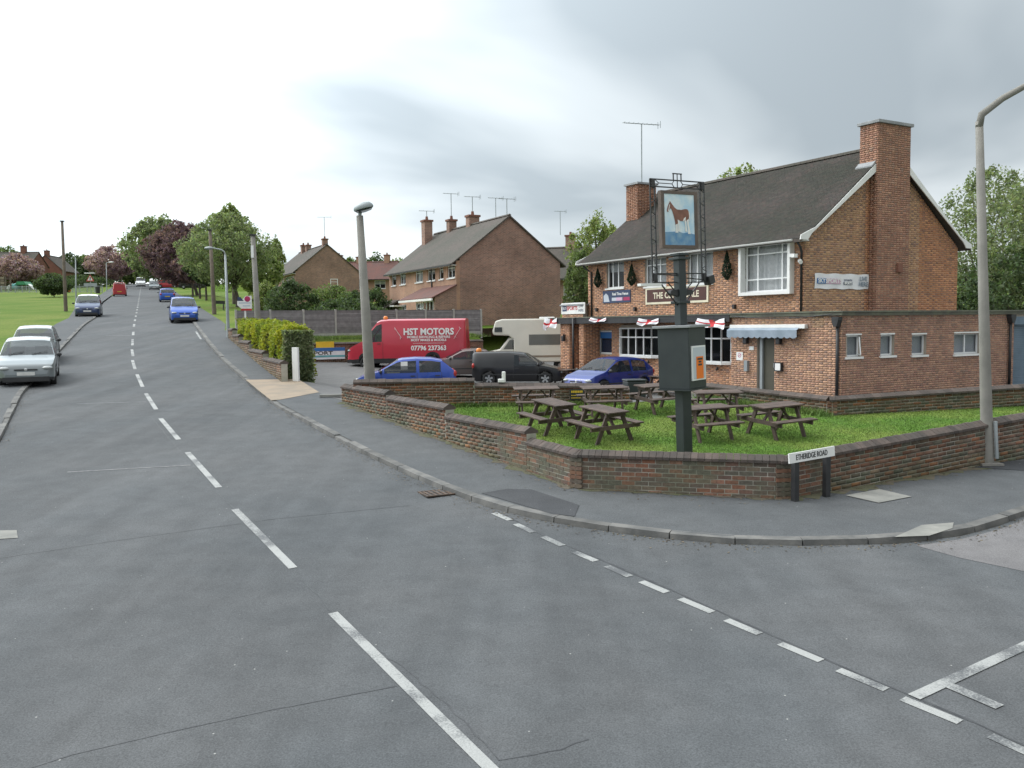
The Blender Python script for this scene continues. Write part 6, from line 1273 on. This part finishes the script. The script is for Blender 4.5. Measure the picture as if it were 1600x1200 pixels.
for px, d, s in ((301, 112, 11), (312, 104, 12), (322, 97, 13)): tree('verge_tree', {301: 'purple leaved verge tree furthest up the row of trunks', 312: 'purple leaved verge tree in the middle of the row of trunks', 322: 'dark verge tree at the near end of the row of trunks'}[px], px, 392, d, 48, 'leafp' if px < 320 else 'leafd', 4200, .26, 36, seed=s, cb=.33, group='row of verge trees')
tree('blossom_tree', 'pink blossom tree beside the far end of the green', 173, 386, 185, 62, 'leafpk', 4500, .38, 45, seed=14, cb=.2); tree('bare_tree', 'leafless fan shaped tree behind the pink blossom', 178, 379, 205, 44, 'leafpk', 10, .2, 40, seed=15, cb=.3, bare=True)
tree('blossom_tree', 'pink blossom tree in front of the red gable house', 24, 398, 165, 66, 'leafpk', 4500, .36, 45, seed=16, cb=.18)
for i, (px, tp, d, w, mt, lab) in enumerate(((112, 397, 215, 52, 'leafd', 'dark green tree right of the red gable house'), (138, 400, 225, 48, 'leaf', 'green tree behind the warning sign'), (158, 405, 240, 44, 'leafd', 'dark tree left of the far blossom tree'), (205, 394, 230, 50, 'leaf', 'mid green tree at the brow of the hill'),
                                       (226, 372, 215, 46, 'leaf', 'green tree above the white van on the far road'), (9, 386, 250, 60, 'leaf', 'light green tree behind the dark roofed house'), (225, 410, 260, 70, 'leafd', 'dark low tree closing the far end of the road'), (188, 402, 265, 60, 'leaf', 'green tree behind the parked estate car'), (262, 405, 245, 60, 'leafd', 'dark tree behind the pale lorry'),
                                       (85, 405, 240, 60, 'leafd', 'dark tree behind the roof of the red gable house'), (40, 402, 260, 60, 'leaf', 'green tree behind the chimneys on the far left'))):
    tree('far_tree', lab, px, tp, d, w, mt, 3000, .5, 34, seed=20+i, cb=.06, group='trees beyond the top of the road')
for i, (px, tp, d, w, lab) in enumerate(((588, 396, 175, 42, 'dark tree behind the far terrace roofs'), (622, 403, 170, 50, 'green tree behind the long terrace chimney'), (548, 404, 180, 40, 'tree peeping over the ridge of the far terrace'))): tree('back_tree', lab, px, tp, d, w, 'leafd' if i == 0 else 'leaf', 2200, .4, 30, seed=40+i, cb=.1, gz=9.)
tree('birch_tree', 'light green tree standing between the terrace and the pub chimney', 932, 334, 66, 84, 'leafl', 3600, .17, 55, egg, .3, 45, gz=3.4)
tree('garden_tree', 'green tree in the gap behind the pub porch', 906, 392, 56, 44, 'leaf', 4200, .13, 40, seed=46, cb=.12, gz=2.6)
tree('ridge_tree', 'tree whose top shows above the pub roof ridge', 1158, 258, 58, 130, 'leafl', 6500, .17, 60, seed=47, cb=.25, gz=3.)
tree('big_ash', 'large green tree behind the right hand end of the pub', 1548, 262, 52, 170, 'leafm', 11000, .13, 95, seed=48, cb=.10, gz=2.6); tree('big_oak', 'large green tree at the far right beyond the shutter', 1660, 236, 47, 200, 'leafm', 11000, .13, 90, seed=49, cb=.08, gz=2.4)
tree('yard_tree', 'dark green low tree behind the yard roof', 1600, 380, 46, 190, 'leafd', 8000, .15, 60, seed=50, cb=.02, gz=2.4)
shrub('round_bush', 'dark round bush on the green beside the telegraph pole', 84, 463, 427, 40, 118, 'leafd', 5000, .2, 51)
for i, (px, b0, tp, w, d, mt, lab) in enumerate(((454, 482, 438, 66, 66, 'leafd', 'dark shrub at the left end of the row behind the fence'), (517, 482, 444, 72, 68, 'leaf', 'bright green shrub in the middle behind the fence'), (574, 486, 450, 62, 67, 'leafd', 'dark shrub next to the long terrace porch'), (540, 486, 466, 90, 62, 'leafd', 'low olive shrub in front of the bright green one'),
                                               (415, 480, 440, 40, 70, 'leafl', 'yellow green shrub right of the thick pale pole'))): shrub('garden_shrub', lab, px, b0, tp, w, d, mt, 3600, .14, 60+i, 'garden shrubs behind the fence', gz=min(G(d), plot(d))-.1)
for i, (px, b0, tp, w, d, mt, lab) in enumerate(((40, 448, 430, 130, 172, 'leafd', 'dark hedge line behind the playground'), (118, 448, 430, 90, 178, 'leafd', 'dark bushes behind the warning sign'), (268, 452, 430, 60, 200, 'leafd', 'dark bushes behind the red turning car'))): shrub('bush_clump', lab, px, b0, tp, w, d, mt, 4000, .25, 70+i, 'bushes round the green', gz=G(d)-.1)
# golden hedge on the stepped wall
HG = thing('golden_hedge', 'clipped golden yellow hedge growing behind the stepped wall', 'hedge', (0, 0, 0)); hv = (HW-M1); hl = hv.xy.length; hdv = Vector((hv.x, hv.y, 0)).normalized(); hn = Vector((hdv.y, -hdv.x, 0))
def hedgepts(n, t0, t1, w0, w1):
    t = RNG.uniform(t0, t1, n); f = RNG.integers(0, 4, n); a = RNG.uniform(0, 1, n); b = RNG.uniform(0, 1, n); zt_ = 3.84+.024*t+.12*np.sin(t*1.7)+.06*np.sin(t*4.1); gz_ = np.array([G(M1.y+hdv.y*q)+.05 for q in t])
    w = np.where(f == 0, w0+.0*a, np.where(f == 1, w1, w0+(w1-w0)*a)); z = np.where(f >= 2, zt_-.5*np.abs(2*a-1)**4*.35, gz_+(zt_-gz_)*b); tt = np.where((f == 1) & (b > 1.1), t0, t)
    bul = .10*np.sin(tt*2.3+z*2)+.05*np.sin(tt*6); w = w+np.where(f == 0, -bul, np.where(f == 1, bul, 0))+RNG.normal(0, .03, n); z = z+RNG.normal(0, .05, n)
    return np.stack([M1.x+hdv.x*tt+hn.x*w, M1.y+hdv.y*tt+hn.y*w, z], 1)
def endpts(n, t, w0, w1):
    a = RNG.uniform(0, 1, n); b = RNG.uniform(0, 1, n); w = w0+(w1-w0)*a; g_ = G(M1.y)-.1; return np.stack([M1.x+hdv.x*(t+.12*np.sin(a*6)*b)+hn.x*w+RNG.normal(0, .04, n), M1.y+hdv.y*(t-.1*np.sin(b*3))+hn.y*w+RNG.normal(0, .04, n), g_+(3.84-g_)*b**.85], 1)
leafcloud('foliage', np.concatenate([hedgepts(30000, 1.3, 15.6, .18, 1.15)]), .055, 'leafy', HG, .6); leafcloud('end_foliage', np.concatenate([endpts(7000, 1.15, .2, 1.15)]), .05, 'leafm', HG, .4)
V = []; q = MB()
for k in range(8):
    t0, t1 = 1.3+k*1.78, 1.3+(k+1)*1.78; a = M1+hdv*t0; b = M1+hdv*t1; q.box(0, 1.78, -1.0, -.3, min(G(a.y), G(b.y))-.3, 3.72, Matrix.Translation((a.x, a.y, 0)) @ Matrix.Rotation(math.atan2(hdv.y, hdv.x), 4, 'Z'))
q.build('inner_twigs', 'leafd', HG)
# grass tufts along the wall feet and bank
def line_tufts(name, label, a, b, n, h, hf, spread=.12):
    t = RNG.uniform(0, 1, n); x = a[0]+(b[0]-a[0])*t+RNG.normal(0, spread, n); y = a[1]+(b[1]-a[1])*t+RNG.normal(0, spread, n); z = np.array([hf(p, q_) for p, q_ in zip(x, y)]); ang = RNG.uniform(0, 6.28, n); w = RNG.uniform(.006, .014, n); hh = h*RNG.uniform(.4, 1.4, n)
    V = np.stack([np.stack([x-np.cos(ang)*w, y-np.sin(ang)*w, z], 1), np.stack([x+np.cos(ang)*w, y+np.sin(ang)*w, z], 1), np.stack([x+RNG.normal(0, .5, n)*hh, y+RNG.normal(0, .5, n)*hh, z+hh], 1)], 1).reshape(-1, 3)
    o = rawmesh(name, V, np.arange(3*n).reshape(-1, 3), np.repeat(RNG.uniform(.6, 1.3, n)[:, None], 3, 1), 'blade'); stuff(o); return tag(o, label, 'grass')
line_tufts('grass_tufts', 'longer grass at the foot of the yard wall', W3a+Vector((-.2, -.2, 0)), W4a+Vector((-.2, -.2, 0)), 3500, .16, lambda x, y: G(y)+LH, .1); line_tufts('grass_tufts', 'longer grass at the foot of the car park wall', W2a+Vector((-2, -.25, 0)), W2b+Vector((0, -.2, 0)), 4000, .11, lambda x, y: G(y)+LH, .08)
line_tufts('grass_tufts', 'rough grass on the bank under the fence', FL(0, .8), FL(14, .8), 9000, .22, lambda x, y: 3.25, .35)
# ================================================================ PLAYGROUND ON THE GREEN
def gpt(px, py): P = gp(px, py); return Vector((P.x, P.y, G(P.y)+KH))
b = gpt(38, 455); k = b.y/F; o = thing('playground_slide', 'white chute slide with teal and green cover on the playground', 'slide', b, R_(0))
MB().box(-1.0*8*k, 2*k, -.6, .6, 12*k*.5, 12*k*.55).build('platform', 'bark', o); MB().prism([(-22*k, 3*k), (-17*k, 9*k), (-8*k, 12*k), (-6*k, 12*k), (-6*k, 3*k)], -.9, .9, 'y').build('tunnel', 'teal', o, bevel=.2); MB().prism([(-24*k, 3*k), (-20*k, 8*k), (-14*k, 11*k), (-14*k, 10*k), (-19*k, 3*k)], -.95, -.6, 'y').build('tunnel_end', 'white', o)
MB().prism([(-9*k, 9*k), (-5*k, 14*k), (5*k, 14*k), (9*k, 9*k)], -1.1, 1.1, 'y').build('canopy', 'pgreen', o); MB().bar((8*k, 0, 10*k), (19*k, -.3, 1.2*k), .7, .12).build('chute', 'white', o)
for x in (-7, 7): MB().tube([(x*k, .7, -.2), (x*k, .7, 12*k)], .07, 6).tube([(x*k, -.7, -.2), (x*k, -.7, 12*k)], .07, 6).build('post', 'galv', o)
b = gpt(9, 456); o = thing('climbing_frame', 'brown timber climbing frame tower on the playground', 'climbing frame', b, 0); k = b.y/F; q = MB()
for x in (-4, 4):
    for y in (-.8, .8): q.box(x*k-.1, x*k+.1, y-.1, y+.1, -.2, 22*k)
q.build('posts', 'wpole', o)
for z in range(3, 22, 4): MB().box(-4*k, 4*k, -.9, -.8, z*k, z*k+.35).build('rail', 'slab' if z % 8 == 3 else 'wpole', o)
b = gpt(108, 458); o = thing('spring_rider', 'orange spring rider at the right end of the playground', 'play ride', b, 0); k = b.y/F; MB().ball((0, 0, 3.4*k), (3.4*k, .3, 2.2*k)).build('seat', 'orange', o, smooth=True); MB().tube([(0, 0, -.1), (0, 0, 2*k)], .15, 8).build('spring', 'blackm', o)
b0_ = gpt(-8, 458); b1_ = gpt(160, 458); o = thing('playground_railing', 'low grey railing round the playground', 'railing', b0_, 0); dv = b1_-b0_; n = 90; q = MB(); 
for i in range(n+1):
    p_ = dv*(i/n)
    if i % 6 == 0: MB().box(p_.x-.05, p_.x+.05, p_.y-.05, p_.y+.05, p_.z-.2, p_.z+1.1).build('post', 'galv', o)
    q.box(p_.x-.02, p_.x+.02, p_.y-.02, p_.y+.02, p_.z+.1, p_.z+1.0)
stuff(q.build('bars', 'galv', o))
for z in (.12, 1.02): MB().bar((0, 0, z), dv+Vector((0, 0, z)), .05, .05).build('rail', 'galv', o)
b = gpt(153, 459); o = thing('litter_bin', 'dark litter bin on the green past the warning sign', 'bin', b, 0); MB().lathe([(.3, 0), (.36, 1.0), (.36, 1.1), (.3, 1.15), (.001, 1.15)], 12).build('body', 'blackm', o); MB().lathe([(.38, .98), (.38, 1.03)], 12).build('rim', 'galv', o)
# grit, twigs and leaf scraps in the gutters
def litter(name, label, pl, side, n, spread, dz):
    P = resample(pl, .25); P = [p for p in P if 8 < p.y < 45]; V = []; Fc = []
    for i in range(n):
        k = random.randrange(len(P)-1); d = (P[k+1]-P[k]).normalized(); nr = Vector((d.y, -d.x))*side; q = P[k]+d*random.random()*.25+nr*(abs(random.gauss(0, spread))+.01); s = random.uniform(.006, .026); a = random.uniform(0, 6.28); z = G(q.y)+dz
        n0 = len(V); V += [(q.x+s*math.cos(a+j*1.57)*(1 if j % 2 else .6), q.y+s*math.sin(a+j*1.57)*(1 if j % 2 else .6), z+random.uniform(.001, .010)) for j in range(4)]; Fc.append((n0, n0+1, n0+2, n0+3))
    o = rawmesh(name, np.array(V), np.array(Fc), [random.choice([(.9, .8, .6), (.5, .42, .3), (1.6, 1.5, 1.3), (.4, .4, .38)]) for _ in Fc], M('gutter_scraps', (.14, .11, .08), (.09, .08, .05), 5, .9, attr=True)); stuff(o); tag(o, label, 'litter')
litter('gutter_grit', 'leaf scraps and grit lying in the gutter round the corner', [p for p in RK[1:]], -1, 2600, .16, .004); litter('gutter_grit', 'leaf scraps and grit along the left kerb', LKf[3:], 1, 900, .15, .004)
litter('wall_foot_scraps', 'dry leaf scraps at the foot of the corner wall', [xy(Rend), xy(C1), xy(C2), xy(E1)], 1, 1400, .22, KH+.006)
